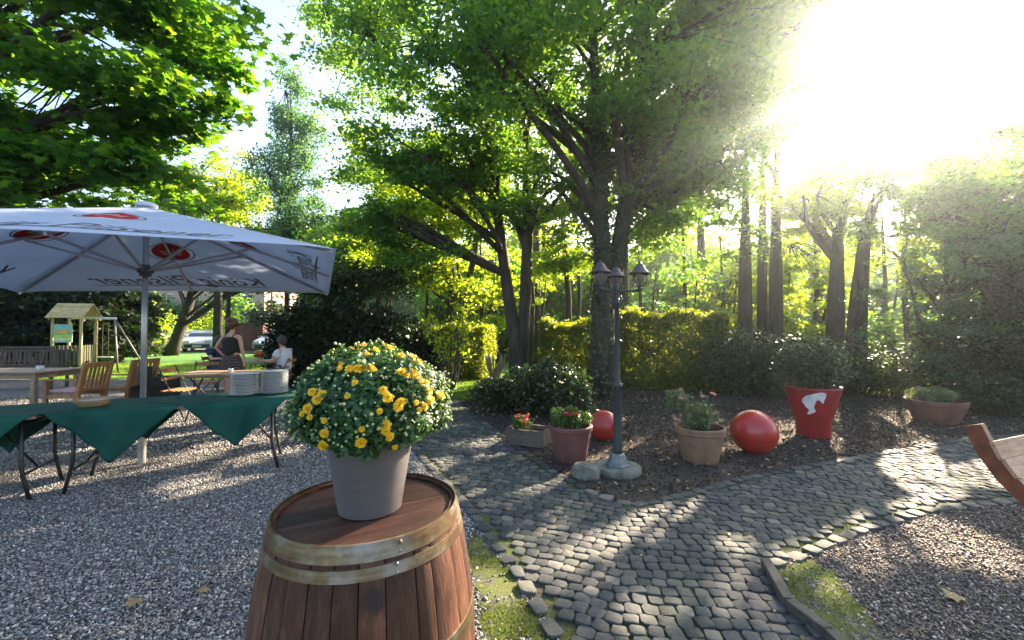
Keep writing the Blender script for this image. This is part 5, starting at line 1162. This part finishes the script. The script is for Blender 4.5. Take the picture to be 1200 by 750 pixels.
def bench(loc, rz, L, label, m, h=.88):
    t = thing('garden_bench', label, 'bench', loc, rz, 'dark garden benches at the left')
    mb = MB()
    for k in range(4): mb.box((0,-.2+k*.115,.44),(L,.1,.022))
    mb.build('seat', m, t, bevel=.003); mb = MB(); mb.box((0,.262,h-.03),(L,.03,.06)); mb.box((0,.235,.52),(L,.025,.05)); n = int(L/.12)
    for k in range(n): mb.beam((-L/2+(k+.5)*L/n,.24,.545),(-L/2+(k+.5)*L/n,.262,h-.06),.05,.014,(0,1,0))
    mb.build('backrest', m, t)
    for sx_ in (-1,1):
        mb = MB(); mb.box((sx_*(L/2-.04),-.2,.32),(.06,.05,.64)); mb.build('leg', m, t); mb = MB(); mb.beam((sx_*(L/2-.04),.22,0),(sx_*(L/2-.04),.275,h),.06,.045,(0,1,0)); mb.build('leg', m, t); mb = MB(); mb.box((sx_*(L/2-.04),.02,.652),(.065,.5,.022)); mb.build('armrest', m, t)
    return t
b1 = bench((W(28,10.6),10.6,0), .12, 1.7, 'dark stained garden bench behind the left wooden table', M_DKWOOD, .98)
b2 = copy_tree(b1); b2.location = (W(-60,11.4),11.4,0); b2['label'] = 'dark stained garden bench cut by the left edge, behind the first'
b3 = copy_tree(b1); b3.location = (W(20,12.6),12.6,0); b3.rotation_euler=(0,0,-.05); b3['label'] = 'dark stained garden bench farthest back, in front of the evergreens'
# black wicker armchair behind the pole
M_WICK = mat('black_wicker', (.03,.028,.027), .6, (.012,.011,.011), 60, bmp=.9, bdist=.01)
wc = thing('wicker_armchair', 'black wicker armchair right behind the parasol pole', 'chair', (W(184,8.2),8.2,0), R(70))
for nm_,c,d in (('seat',(0,0,.24),(.56,.56,.40)),('backrest',(-.25,0,.60),(.07,.56,.42)),('armrest',(.0,-.275,.50),(.52,.06,.22)),('armrest',(.0,.275,.50),(.52,.06,.22))):
    mb = MB(); mb.box(c,d); mb.build(nm_, M_WICK, wc, bevel=.025, seg=3)
for sx_ in (-.24,.24):
    for sy_ in (-.24,.24): mb = MB(); mb.box((sx_,sy_,.02),(.04,.04,.045)); mb.build('leg', M_BLACK, wc)
mb = MB(); mb.box((.03,0,.465),(.46,.46,.05)); o = mb.build('seat_cushion', mat('charcoal_fabric',(.05,.05,.055),.9,bmp=.1), bevel=.02, seg=3); o.location = wc.location; o.rotation_euler = wc.rotation_euler; tag(o,'dark cushion on the black wicker armchair','cushion')
# round-cornered wooden table in front of the standing woman
tb = thing('bistro_table', 'wooden topped table right in front of the standing woman', 'table', (W(262,7.15),7.15,0), R(8))
mb = MB(); mb.box((0,0,.755),(1.22,.74,.032)); mb.build('table_top', M_TABW, tb, bevel=.012); mb = MB(); mb.box((0,0,.72),(.9,.5,.04)); mb.build('apron', M_TABW, tb)
for sx_ in (-1,1):
    mb = MB(); mb.tube([(sx_*.42,-.26,0),(sx_*.36,-.2,.35),(sx_*.40,.2,.70)],.013,8); mb.tube([(sx_*.42,.26,0),(sx_*.36,.2,.35),(sx_*.40,-.2,.70)],.013,8); mb.build('leg_frame', M_BLACK, tb, smooth=True)
o = thing('candle_holder', 'tiny pale candle holder on the table in front of the woman', 'candle holder', (W(271,7.1),7.1,.772)); mb = MB(); mb.lathe([(0,0),(.032,0),(.038,.06),(.034,.062),(.028,.01),(0,.01)],16,cap0=False,cap1=False); mb.build('cup', M_PLATE, o, smooth=True); mb = MB(); mb.lathe([(0,.01),(.02,.01),(.02,.045),(0,.047)],12,cap0=False,cap1=False); mb.build('candle', mat('wax',(.7,.6,.4),.5,bmp=0), o, smooth=True)
tb2 = thing('bistro_table', 'small wooden table in front of the seated man, with his drink', 'table', (W(308,9.7),9.7,0), R(4))
mb = MB(); mb.box((0,0,.755),(.95,.7,.032)); mb.build('table_top', M_TABW, tb2, bevel=.012)
for sx_ in (-1,1):
    mb = MB(); mb.tube([(sx_*.36,-.26,0),(sx_*.32,.2,.74)],.013,8); mb.tube([(sx_*.36,.26,0),(sx_*.32,-.2,.74)],.013,8); mb.build('leg_frame', M_BLACK, tb2, smooth=True)
gx = W(303.5,9.6); o = thing('drink_glass', 'glass of reddish orange drink in front of the seated man', 'glass', (gx,9.6,.772)); mb = MB(); mb.lathe([(0,0),(.06,0),(.062,.006),(.012,.014),(.012,.07),(.055,.10),(.085,.17),(.08,.25)],20,cap0=False,cap1=False); mb.build('cup', M_GLASS, o, smooth=True); mb = MB(); mb.lathe([(0,.083),(.058,.104),(.089,.17),(.084,.235),(0,.236)],20,cap0=False,cap1=False); mb.build('drink', mat('orange_drink',(.8,.16,.04),.2,bmp=0,trans=.4), o, smooth=True)
def folding_chair(loc, rz, label):
    t = thing('folding_chair', label, 'chair', loc, rz, 'folding slatted chairs around the bistro tables'); mb = MB()
    for y_ in (-.2,.2): mb.tube([(.2,y_,0),(-.22,y_,.86)],.011,6); mb.tube([(-.22,y_*.9,0),(.18,y_*.9,.45)],.011,6)
    mb.build('leg_frame', M_BLACK, t, smooth=True); mb = MB()
    for k in range(5): mb.box((-.14+k*.075,0,.455),(.055,.42,.016))
    mb.build('seat', M_TEAK, t); mb = MB(); mb.beam((-.2,-.21,.80),(-.2,.21,.80),.018,.07); mb.beam((-.155,-.21,.66),(-.155,.21,.66),.018,.05); mb.build('backrest', M_TEAK, t); return t
f1 = folding_chair((W(212,7.3),7.3,0), R(5), 'folding chair with light slats left of the woman’s table'.replace('’',"'"))
f2 = copy_tree(f1); f2.location = (W(243,8.4),8.4,0); f2.rotation_euler=(0,0,R(-60)); f2['label'] = 'folding chair behind the table, left of the standing woman'
f3 = copy_tree(f1); f3.location = (W(332,9.55),9.55,0); f3.rotation_euler=(0,0,R(185)); f3['label'] = 'folding chair the man in the white shirt sits on'
f4 = copy_tree(f1); f4.location = (W(254,10.3),10.3,0); f4.rotation_euler=(0,0,R(0)); f4['label'] = 'folding chair of the person in navy behind the standing woman'
# ---- playhouse tower with swing frame
PW = wood_mat('play_tower_wood', (.30,.22,.09), (.48,.37,.17), (.62,.50,.26), 8, (1,1,.2), .7, .15, .2)
PX_, PY_ = W(88,15), 15.0; pt = thing('play_tower', 'small wooden playground tower with gabled roof and coloured panel at left', 'playground tower', (PX_,PY_,0), R(14))
for (x_,y_) in ((-.55,-.5),(.55,-.5),(-.55,.5),(.55,.5)): mb = MB(); mb.box((x_,y_,1.05),(.09,.09,2.1)); mb.build('post', PW, pt, bevel=.006)
for s_ in (-1,1):
    mb = MB()
    for k in range(6): 
        t0 = k/6; mb.beam((-.72,s_*(.72-.72*t0-.06),1.98+.55*t0+.045),(.72,s_*(.72-.72*t0-.06),1.98+.55*t0+.045),.128,.02,(0,s_*.6,.75))
    mb.build('roof', PW, pt)
for x_ in (-.6,.6):
    mb = MB(); mb.beam((x_,-.70,1.93),(x_,0,2.50),.03,.09); mb.beam((x_,.70,1.93),(x_,.004,2.49),.03,.09); mb.build('gable_board', PW, pt)
mb = MB(); mb.box((0,0,.78),(1.0,.9,.04)); mb.build('platform', PW, pt)
M_DKG = wood_mat('green_weathered_wood', (.05,.055,.03), (.09,.095,.05), (.15,.15,.08), 8, (1,1,.2), .8, .3, .2)
mb = MB(); 
for k in range(7): mb.box((-.46+k*.153,-.5,.62),(.10,.025,.72))
for k in range(6): mb.box((.55,-.38+k*.153,.62),(.025,.10,.72))
mb.build('railing', M_DKG, pt)
mb = MB(); mb.box((-.12,-.53,1.42),(.70,.03,.66)); pn = mb.build('picture_panel', mat('panel_blue_green',(.25,.48,.42),.6,bmp=0), pt)
PANC = [((-.12,-.548,1.27),(.66,.006,.28),(.45,.60,.12)),((-.12,-.549,1.42),(.66,.008,.10),(.25,.40,.10)),((-.13,-.551,1.47),(.44,.008,.13),(.75,.42,.04)),((-.12,-.551,1.20),(.56,.008,.08),(.65,.62,.50))]
for i,(c,d,cc) in enumerate(PANC): mb = MB(); mb.box(c,d); mb.build('painted_shape', mat('panel_paint', cc, .6, bmp=0), pn)
pt.scale = (.74,.74,.96)
sw = thing('swing_frame', 'climbing and swing frame with white top beam right of the play tower', 'swing', (PX_+.75,PY_+.3,0), R(4))
M_POLE = mat('galvanised_pole', (.15,.15,.14), .5, bmp=0)
mb = MB(); mb.tube([(-1.1,0,1.92),(.4,0,1.90)],.045,8); mb.build('beam', mat('white_beam',(.75,.74,.70),.5,bmp=0), sw)
for e_ in ((.95,-.55,0),(1.25,.3,0)): mb = MB(); mb.tube([(.35,0,1.9),e_],.028,8); mb.build('leg', M_POLE, sw, smooth=True)
for x_ in (-.35,-.05,.15): mb = MB(); mb.tube([(x_,0,1.9),(x_,0,.5)],.008,5); mb.build('rope', M_DKG, sw)
mb = MB(); mb.box((.05,0,.49),(.42,.2,.03)); mb.build('swing_seat', mat('white_plastic',(.7,.7,.68),.4,bmp=0), sw)
# ---- house and shed
M_RENDER = mat('pink_render', (.55,.38,.30), .9, (.48,.33,.26), 1.2, bmp=.1); M_ROOF = mat('roof_tiles', (.22,.07,.04), .85, (.14,.045,.03), 5, (1,6,6), bmp=.5)
hs = thing('house', 'pinkish rendered house behind the parked cars, seen through the leaves', 'house', (W(228,46),46,0), R(3))
mb = MB(); mb.box((0,0,3.0),(19,8,6.0)); wl = mb.build('wall', M_RENDER, hs)
mb = MB(); vs = [(-9.9,-4.6,5.95),(9.9,-4.6,5.95),(9.9,4.6,5.95),(-9.9,4.6,5.95),(-9.9,0,9.4),(9.9,0,9.4)]; mb.add(vs,[(0,1,5,4),(2,3,4,5),(0,4,3),(1,2,5),(3,2,1,0)]); mb.build('roof', M_ROOF, hs)
M_WFR = mat('window_frame_white',(.7,.7,.68),.5,bmp=0); M_WGL = mat('window_glass',(.03,.035,.04),.08,bmp=0,coat=.5)
for r_ in (1.6,4.3):
    for k in range(7):
        x_ = -7.8+k*2.6; mb = MB()
        for (c,d) in (((x_-.56,-4.03,r_),(.08,.09,1.5)),((x_+.56,-4.03,r_),(.08,.09,1.5)),((x_,-4.03,r_+.72),(1.04,.09,.08)),((x_,-4.03,r_-.72),(1.04,.09,.08)),((x_,-4.03,r_),(.06,.07,1.36))): mb.box(c,d)
        wf = mb.build('window', M_WFR, hs); mb = MB(); mb.box((x_,-4.012,r_),(1.1,.03,1.4)); mb.build('pane', M_WGL, wf)
sh = thing('wooden_shed', 'red-brown shed with flat roof right of the standing woman', 'shed', (W(298.5,29.6),29.6,0), R(2))
M_SHED = wood_mat('shed_boards', (.10,.04,.03), (.16,.065,.05), (.22,.10,.075), 6, (1,1,.2), .8, .25, .3)
mb = MB()
for k in range(12): mb.box((-.88+k*.16,0,.93),(.152,1.4,1.86))
mb.build('wall', M_SHED, sh); mb = MB(); mb.box((0,0,1.9),(2.1,1.6,.07)); mb.build('roof', M_DKG, sh)
# ---- cars
M_TYRE = mat('tyre', (.02,.02,.02), .85, bmp=0); M_RIM = mat('rim', (.45,.45,.46), .35, bmp=0, metal=.7); M_CGL = mat('car_glass', (.015,.018,.02), .06, bmp=0, coat=.5); M_LIGHT = mat('headlight_lens', (.7,.72,.75), .15, bmp=0); M_BUMP = mat('black_plastic', (.02,.02,.022), .6, bmp=0); M_NUM = mat('number_plate', (.75,.75,.72), .5, bmp=0)
def car(loc, rz, paint, label, L=4.2, Wd=1.76, Hh=1.48, hood=.95, tail=.35):
    t = thing('parked_car', label, 'car', loc, rz, 'cars parked beyond the lawn')     # front towards +x
    f = L/2
    prof = [(-f,.35),(-f,.85),(-f+.10,1.0),(-f+tail,1.05),(-f+tail+.35,Hh-.06),(-f+tail+.9,Hh),(f-hood-1.15,Hh-.03),(f-hood-.35,.98),(f-.25,.80),(f-.03,.62),(f,.35),(f-.1,.22),(-f+.1,.22)]
    def loft(pr, w0, w1, zt, zb):
        vs = []; ws = []
        for x_,z_ in pr: w_ = w0 if z_<=zb else w0+(w1-w0)*(z_-zb)/(zt-zb); ws.append(w_)
        n = len(pr); vs = [(x_,-w_/2,z_) for (x_,z_),w_ in zip(pr,ws)]+[(x_,w_/2,z_) for (x_,z_),w_ in zip(pr,ws)]
        return vs, [tuple(range(n)), tuple(range(2*n-1,n-1,-1))]+[(i,n+i,n+(i+1)%n,(i+1)%n) for i in range(n)]
    mb = MB(); mb.add(*loft(prof, Wd, Wd*.72, Hh, .9)); body = mb.build('body', paint, t, bevel=.05, seg=3, auto=40)
    # glass: windscreen, side, rear set a little proud
    def quad(pts, nm, th=.012):
        mb = MB(); p_ = [Vector(q) for q in pts]; nn_ = (p_[1]-p_[0]).cross(p_[2]-p_[0]).normalized(); vs = [q+nn_*.012 for q in p_]+[q-nn_*.02 for q in p_]; k = len(p_)
        mb.add(vs,[tuple(range(k)),tuple(range(2*k-1,k-1,-1))]+[(i,k+i,k+(i+1)%k,(i+1)%k) for i in range(k)]); return mb.build(nm, M_CGL, t)
    wz = lambda z_: (Wd+(Wd*.72-Wd)*(z_-.9)/(Hh-.9))/2
    a_ = (f-hood-1.09,Hh-.09); b_ = (f-hood-.43,1.03)
    quad([(b_[0],-wz(1.03)+.08,b_[1]),(b_[0],wz(1.03)-.08,b_[1]),(a_[0],wz(a_[1])-.08,a_[1]),(a_[0],-wz(a_[1])+.08,a_[1])],'windscreen')
    a_ = (-f+tail+.30,Hh-.12); b_ = (-f+tail+.06,1.10)
    quad([(b_[0],wz(1.1)-.08,b_[1]),(b_[0],-wz(1.1)+.08,b_[1]),(a_[0],-wz(a_[1])+.08,a_[1]),(a_[0],wz(a_[1])-.08,a_[1])],'rear_window')
    for s_ in (-1,1):
        for (xa,xb,xc,xd) in ((-f+tail+.28,.0,.0,-f+tail+.62),(.06,f-hood-.55,f-hood-1.10,.06)):
            pts = [(xa,s_*wz(1.0),1.0),(xb,s_*wz(1.0),1.0),(xc,s_*wz(Hh-.1),Hh-.1),(xd,s_*wz(Hh-.1),Hh-.1)]; quad(pts if s_<0 else pts[::-1],'side_window')
        for wx_ in (f-.82,-f+.78):
            mb = MB(); ro = Matrix.Rotation(PI/2,3,'X'); mb.lathe([(.20,-.1),(.30,-.10),(.32,-.06),(.32,.06),(.30,.10),(.20,.1)],24,c=(wx_,s_*(Wd/2-.09),.32),cap0=True,cap1=True,rot=ro); wh = mb.build('wheel', M_TYRE, t, auto=40); mb = MB(); mb.lathe([(0,-.112),(.19,-.106),(.19,.106),(0,.112)],12,c=(wx_,s_*(Wd/2-.09),.32),cap0=False,cap1=False,rot=ro); mb.build('rim', M_RIM, wh)
        mb = MB(); mb.box((f-.08,s_*(Wd/2-.28),.68),(.14,.36,.15)); mb.build('headlight', M_LIGHT, t, bevel=.03); mb = MB(); mb.box((-f+.03,s_*(Wd/2-.22),.82),(.08,.26,.2)); mb.build('tail_light', M_REDP, t, bevel=.02)
        mb = MB(); mb.box((f-hood-.55,s_*(Wd/2+.07),1.0),(.12,.18,.12)); mb.build('mirror', paint, t, bevel=.03)
    mb = MB(); mb.box((f-.01,0,.42),(.06,Wd*.8,.2)); mb.build('grille', M_BUMP, t, bevel=.02); mb = MB(); mb.box((f+.027,0,.40),(.012,.5,.11)); mb.build('number_plate', M_NUM, t)
    return t
P_W = mat('white_car_paint',(.62,.64,.66),.25,(.6,.62,.64),1,bmp=0,coat=.6); P_B = mat('pale_blue_car_paint',(.30,.40,.52),.25,(.29,.39,.5),1,bmp=0,coat=.6); P_S = mat('silver_car_paint',(.30,.32,.34),.3,(.28,.3,.32),1,bmp=0,coat=.6,metal=.3); P_D = mat('dark_car_paint',(.03,.035,.045),.25,bmp=0,coat=.6)
car((W(225,28.6),29.6,0), R(-62), P_W, 'white car parked nose-on beside the leaning trunk', 4.1,1.72,1.46)
car((W(168,31),31.5,0), R(176), P_B, 'pale blue car seen side-on left of the parasol pole', 4.3)
car((W(200,34),34.5,0), R(170), P_S, 'silver car partly hidden behind the leaning trunk', 4.3)
car((W(318,27.4),28.2,0), R(-78), P_S, 'grey car parked nose-on behind the seated man', 4.1,1.74,1.5)
car((W(236,36),37,0), R(178), P_D, 'dark car behind the white car', 4.4)
# ---- people
def person(label, loc, rz, J, E, skin, hair, extras, scale=1.0):
    """J name->(x,y,z,r); E edges; faces +x"""
    t = thing('person', label, 'person', loc, rz)
    def skinned(nm, Js, Es, m, lvl=2, root=None):
        names = list(Js); me = bpy.data.meshes.new(nm); me.from_pydata([Js[n][:3] for n in names], [(names.index(a),names.index(b)) for a,b in Es], [])
        tmp = bpy.data.objects.new(nm, me); COL.objects.link(tmp); md = tmp.modifiers.new('k','SKIN'); md.use_smooth_shade = True; md.branch_smoothing = .6
        for i,n in enumerate(names):
            r_ = Js[n][3]; r_ = r_ if isinstance(r_,tuple) else (r_,r_); me.skin_vertices[0].data[i].radius = r_
            me.skin_vertices[0].data[i].use_root = (n == (root or names[0]))
        sb = tmp.modifiers.new('s','SUBSURF'); sb.levels = lvl; sb.render_levels = lvl; bpy.context.view_layer.update()
        m2 = bpy.data.meshes.new_from_object(tmp.evaluated_get(bpy.context.evaluated_depsgraph_get())); bpy.data.objects.remove(tmp, do_unlink=True)
        m2.materials.clear(); m2.polygons.foreach_set('use_smooth',[True]*len(m2.polygons)); return link(nm, m2, m, t)
    skinned('body', J, E, skin)
    for nm, Js, Es, m in extras: skinned(nm, Js, Es, m)
    # face, ears, hair
    hx, hy, hz, _ = J['head']; mb = MB()
    hr = J['_hair'] if '_hair' in J else None
    return t, skinned
M_SKIN = mat('skin', (.52,.29,.20), .55, (.48,.26,.18), 6, bmp=0); M_HAIRR = mat('auburn_hair', (.10,.03,.018), .5, (.05,.015,.01), 40, (1,1,.3), bmp=.5); M_HAIRB = mat('dark_brown_hair', (.035,.022,.015), .6, (.015,.01,.008), 40, bmp=.5)
M_DRESS = mat('black_dress', (.012,.012,.016), .8, bmp=.1); M_STRIPE = None
m, nt, out = newmat('striped_skirt'); p = nd(nt,'ShaderNodeBsdfPrincipled'); nt.links.new(p.outputs[0],out.inputs[0]); wv = nd(nt,'ShaderNodeTexWave', wave_type='BANDS', bands_direction='DIAGONAL'); wv.inputs['Scale'].default_value=9; wv.inputs['Distortion'].default_value=2.5; nt.links.new(coords(nt), wv.inputs['Vector']); nt.links.new(ramp(nt, wv.outputs[0],[(.90,(.012,.011,.014)),(.97,(.30,.17,.13))]), p.inputs[0]); p.inputs['Roughness'].default_value=.8; M_STRIPE = m
M_WSHIRT = mat('white_tshirt', (.62,.62,.66), .85, (.55,.55,.6), 4, bmp=.3, bdist=.01); M_NAVY = mat('navy_fabric', (.02,.025,.07), .85, bmp=.1); M_JEANS = mat('grey_jeans', (.12,.12,.13), .9, bmp=.1); M_EYE = mat('eye', (.02,.015,.012), .2, bmp=0)
def hand(nm_, w, d, s_, side, t, fwd):
    """palm, four fingers and a thumb, as one skinned mesh"""
    pass
def fingers(J, E, wrist, dirv, side, pre, curl=.5):
    """adds palm, four fingers and thumb to a skeleton"""
    w = Vector(J[wrist][:3]); d = Vector(dirv).normalized(); s = Vector(side).normalized(); n_ = d.cross(s)
    J[pre+'palm'] = (*(w+d*.05), (.022,.034)); E.append((wrist, pre+'palm'))
    for k in range(4):
        b_ = w+d*.09+s*(.028-.019*k); L = (.040,.046,.043,.034)[k]
        J[pre+'k%d'%k] = (*b_, .0095); J[pre+'f%d'%k] = (*(b_+d*L-n_*L*.25*curl), .0085); J[pre+'t%d'%k] = (*(b_+d*L*1.6-n_*L*.9*curl), .007)
        E += [(pre+'palm',pre+'k%d'%k),(pre+'k%d'%k,pre+'f%d'%k),(pre+'f%d'%k,pre+'t%d'%k)]
    J[pre+'th'] = (*(w+d*.035+s*.042), .011); J[pre+'te'] = (*(w+d*.075+s*.062-n_*.01), .009); E += [(pre+'palm',pre+'th'),(pre+'th',pre+'te')]
def head_parts(t, hx, hy, hz, fa, hairm, bun=False, short=False, skin=M_SKIN):
    """hair, eyes; face looks along angle fa (local)"""
    rot = Matrix.Rotation(fa,3,'Z'); c = Vector((hx,hy,hz))
    mb = MB(); n = 14; mm = 20; vs = []; fs = []
    for i in range(n+1):
        th = PI*i/n*.62
        for k in range(mm):
            a = 2*PI*k/mm; back = (1-math.cos(a))/2; th2 = th*(.72+.55*back)
            r_ = 1.0+.03*math.sin(a*5+i); v_ = Vector((.107*math.sin(th2)*math.cos(a), .086*math.sin(th2)*math.sin(a), .128*math.cos(th2)))*r_; vs.append(c+rot@(v_+Vector((-.006,0,.008))))
    for i in range(n):
        for k in range(mm): fs.append((i*mm+k,(i+1)*mm+k,(i+1)*mm+(k+1)%mm,i*mm+(k+1)%mm))
    mb.add(vs,fs)
    if bun: 
        mb2 = [(0.045*math.sin(PI*k/10), -.045*math.cos(PI*k/10)) for k in range(11)]; mb.lathe(mb2, 14, c=tuple(c+rot@Vector((-.085,0,.09))), cap0=False, cap1=False)
    h = mb.build('hair', hairm, t, smooth=True); so_ = h.modifiers.new('s','SOLIDIFY'); so_.thickness=.01; so_.offset = 1
    for s_ in (-1,1):
        mb = MB(); mb.lathe([(.011*math.sin(PI*k/6), -.009*math.cos(PI*k/6)) for k in range(7)],10,c=tuple(c+rot@Vector((.086,s_*.031,.005))),cap0=False,cap1=False); mb.build('eye', M_EYE, t, smooth=True)
# standing woman, seen from behind
J = dict(pelvis=(0,0,.93,(.13,.155)), waist=(0,0,1.06,(.10,.125)), chest=(0,0,1.27,(.105,.15)), neckb=(-.01,0,1.42,(.055,.06)), neck=(0,0,1.48,.048), head=(.015,0,1.585,(.088,.078)), crown=(.01,0,1.66,(.062,.058)), nose=(.098,0,1.565,.014), chin=(.06,0,1.505,.04),
   shl=(-.005,.165,1.37,.052), ell=(-.06,.30,1.13,.036), wrl=(.02,.205,.97,.026), shr=(-.005,-.165,1.37,.052), elr=(-.02,-.235,1.12,.036), wrr=(.05,-.24,.89,.026),
   hpl=(0,.085,.86,.095), knl=(.02,.10,.48,.058), anl=(0,.10,.09,.038), tol=(.13,.11,.035,.03), hpr=(0,-.085,.86,.095), knr=(.02,-.09,.48,.058), anr=(0,-.09,.09,.038), tor=(.13,-.10,.035,.03), earl=(.005,.083,1.575,.014), earr=(.005,-.083,1.575,.014))
E = [('pelvis','waist'),('waist','chest'),('chest','neckb'),('neckb','neck'),('neck','head'),('head','crown'),('head','nose'),('neck','chin'),('chest','shl'),('shl','ell'),('ell','wrl'),('chest','shr'),('shr','elr'),('elr','wrr'),('pelvis','hpl'),('hpl','knl'),('knl','anl'),('anl','tol'),('pelvis','hpr'),('hpr','knr'),('knr','anr'),('anr','tor'),('head','earl'),('head','earr')]
fingers(J,E,'wrl',(.3,-.55,-.5),(.3,.2,.3),'l',.8); fingers(J,E,'wrr',(.1,.02,-1),(1,0,.1),'r',.5)
WX = W(272,8.6)
bodice = (dict(a=(0,0,.95,(.165,.20)), b=(-.003,0,1.14,(.155,.195)), c=(0,0,1.27,(.17,.235)), d=(0,0,1.36,(.15,.20))), [('a','b'),('b','c'),('c','d')])
skirt = (dict(a=(0,0,1.03,(.12,.15)), b=(0,0,.90,(.17,.20)), c=(.01,0,.72,(.19,.24)), d=(.01,0,.62,(.20,.26))), [('a','b'),('b','c'),('c','d')])
t, sk = person('person standing with hand on hip, back turned, in black strap top and striped skirt', (WX,8.6,0), R(84), J, E, M_SKIN, None, [('top',*bodice,M_DRESS),('skirt',*skirt,M_STRIPE)])
mb = MB()
for s_ in (-1,1): mb.tube([(.10,s_*.09,1.32),(.06,s_*.10,1.405),(0,s_*.10,1.425),(-.06,s_*.095,1.40),(-.105,s_*.085,1.33)],.008,6)
mb.build('straps', M_DRESS, t, smooth=True); head_parts(t,.015,0,1.60,0,M_HAIRR,bun=True)
# seated bodies
def seated(label, loc, rz, shirt, legs, hair, short=True, armfwd=True, reach=.28):
    J = dict(pelvis=(0,0,.56,(.13,.16)), waist=(-.01,0,.72,(.115,.145)), chest=(.0,0,.93,(.12,.17)), neckb=(.01,0,1.07,(.06,.065)), neck=(.02,0,1.12,.055), head=(.045,0,1.205,(.09,.078)), crown=(.035,0,1.275,(.065,.06)), nose=(.135,0,1.19,.015), chin=(.095,0,1.135,.042), earl=(.03,.085,1.19,.014), earr=(.03,-.085,1.19,.014),
     shl=(.0,.19,1.02,.062), ell=(.10,.26,.79,.044), wrl=(reach,.17,.80,.030), shr=(.0,-.19,1.02,.062), elr=(.10,-.26,.79,.044), wrr=(reach,-.17,.80,.030),
     hpl=(.03,.10,.54,.09), knl=(.44,.13,.55,.065), anl=(.44,.13,.10,.045), tol=(.57,.14,.04,.034), hpr=(.03,-.10,.54,.09), knr=(.44,-.13,.55,.065), anr=(.44,-.13,.10,.045), tor=(.57,-.14,.04,.034))
    E = [('pelvis','waist'),('waist','chest'),('chest','neckb'),('neckb','neck'),('neck','head'),('head','crown'),('head','nose'),('neck','chin'),('chest','shl'),('shl','ell'),('ell','wrl'),('chest','shr'),('shr','elr'),('elr','wrr'),('pelvis','hpl'),('hpl','knl'),('knl','anl'),('anl','tol'),('pelvis','hpr'),('hpr','knr'),('knr','anr'),('anr','tor'),('head','earl'),('head','earr')]
    fingers(J,E,'wrl',(1,-.2,.0),(.1,-1,.1),'l',.6); fingers(J,E,'wrr',(1,.2,.0),(.1,1,.1),'r',.6)
    sh_ = (dict(a=(0,0,.54,(.18,.215)), b=(-.01,0,.72,(.165,.20)), c=(.0,0,.94,(.17,.215)), d=(.008,0,1.09,(.11,.14)), e=(.005,.19,1.01,.095), f=(.07,.24,.86,.075), g=(.005,-.19,1.01,.095), h=(.07,-.24,.86,.075)), [('a','b'),('b','c'),('c','d'),('c','e'),('e','f'),('c','g'),('g','h')])
    tr_ = (dict(p=(0,0,.55,(.14,.175)), a=(.04,.10,.54,.103), b=(.43,.13,.55,.082), c=(.44,.13,.18,.068), d=(.04,-.10,.54,.103), e=(.43,-.13,.55,.082), f=(.44,-.13,.18,.068)), [('p','a'),('a','b'),('b','c'),('p','d'),('d','e'),('e','f')])
    t, sk = person(label, loc, rz, J, E, M_SKIN, None, [('shirt',*sh_,shirt),('trousers',*tr_,legs)]); head_parts(t,.045,0,1.215,0,hair)
    for s_ in (-1,1): mb = MB(); mb.box((.53,s_*.135,.035),(.25,.09,.065)); mb.build('shoe', M_BUMP, t, bevel=.02)
    return t
seated('person seated in a white t-shirt with short dark hair, facing left at the far table', (W(333,9.55),9.55,0), R(176), M_WSHIRT, M_JEANS, M_HAIRB, reach=.34)
seated('person in a navy shirt seated half hidden behind the standing woman', (W(255,10.3),10.3,0), R(-12), M_NAVY, M_NAVY, M_HAIRB)
# ================================================================== AIR (scattering volume added to stand in for the lens flare veil)
def flare_veil(dens, aniso):
    mb = MB(); mb.box((0, 32, 11.5), (200, 90, 25)); m, nt, out = newmat('flare_veil'); pv = nd(nt,'ShaderNodeVolumePrincipled')
    pv.inputs['Density'].default_value = dens; pv.inputs['Anisotropy'].default_value = aniso; pv.inputs['Color'].default_value = (.80,.90,1,1)
    nt.links.new(pv.outputs[0], out.inputs['Volume']); o = mb.build('flare_veil', m); tag(o, kind='stuff', label='thin scattering air added for the lens flare veil towards the sun', cat='flare_veil'); return o
if FLARE_VEIL > 0: flare_veil(FLARE_VEIL, .86)
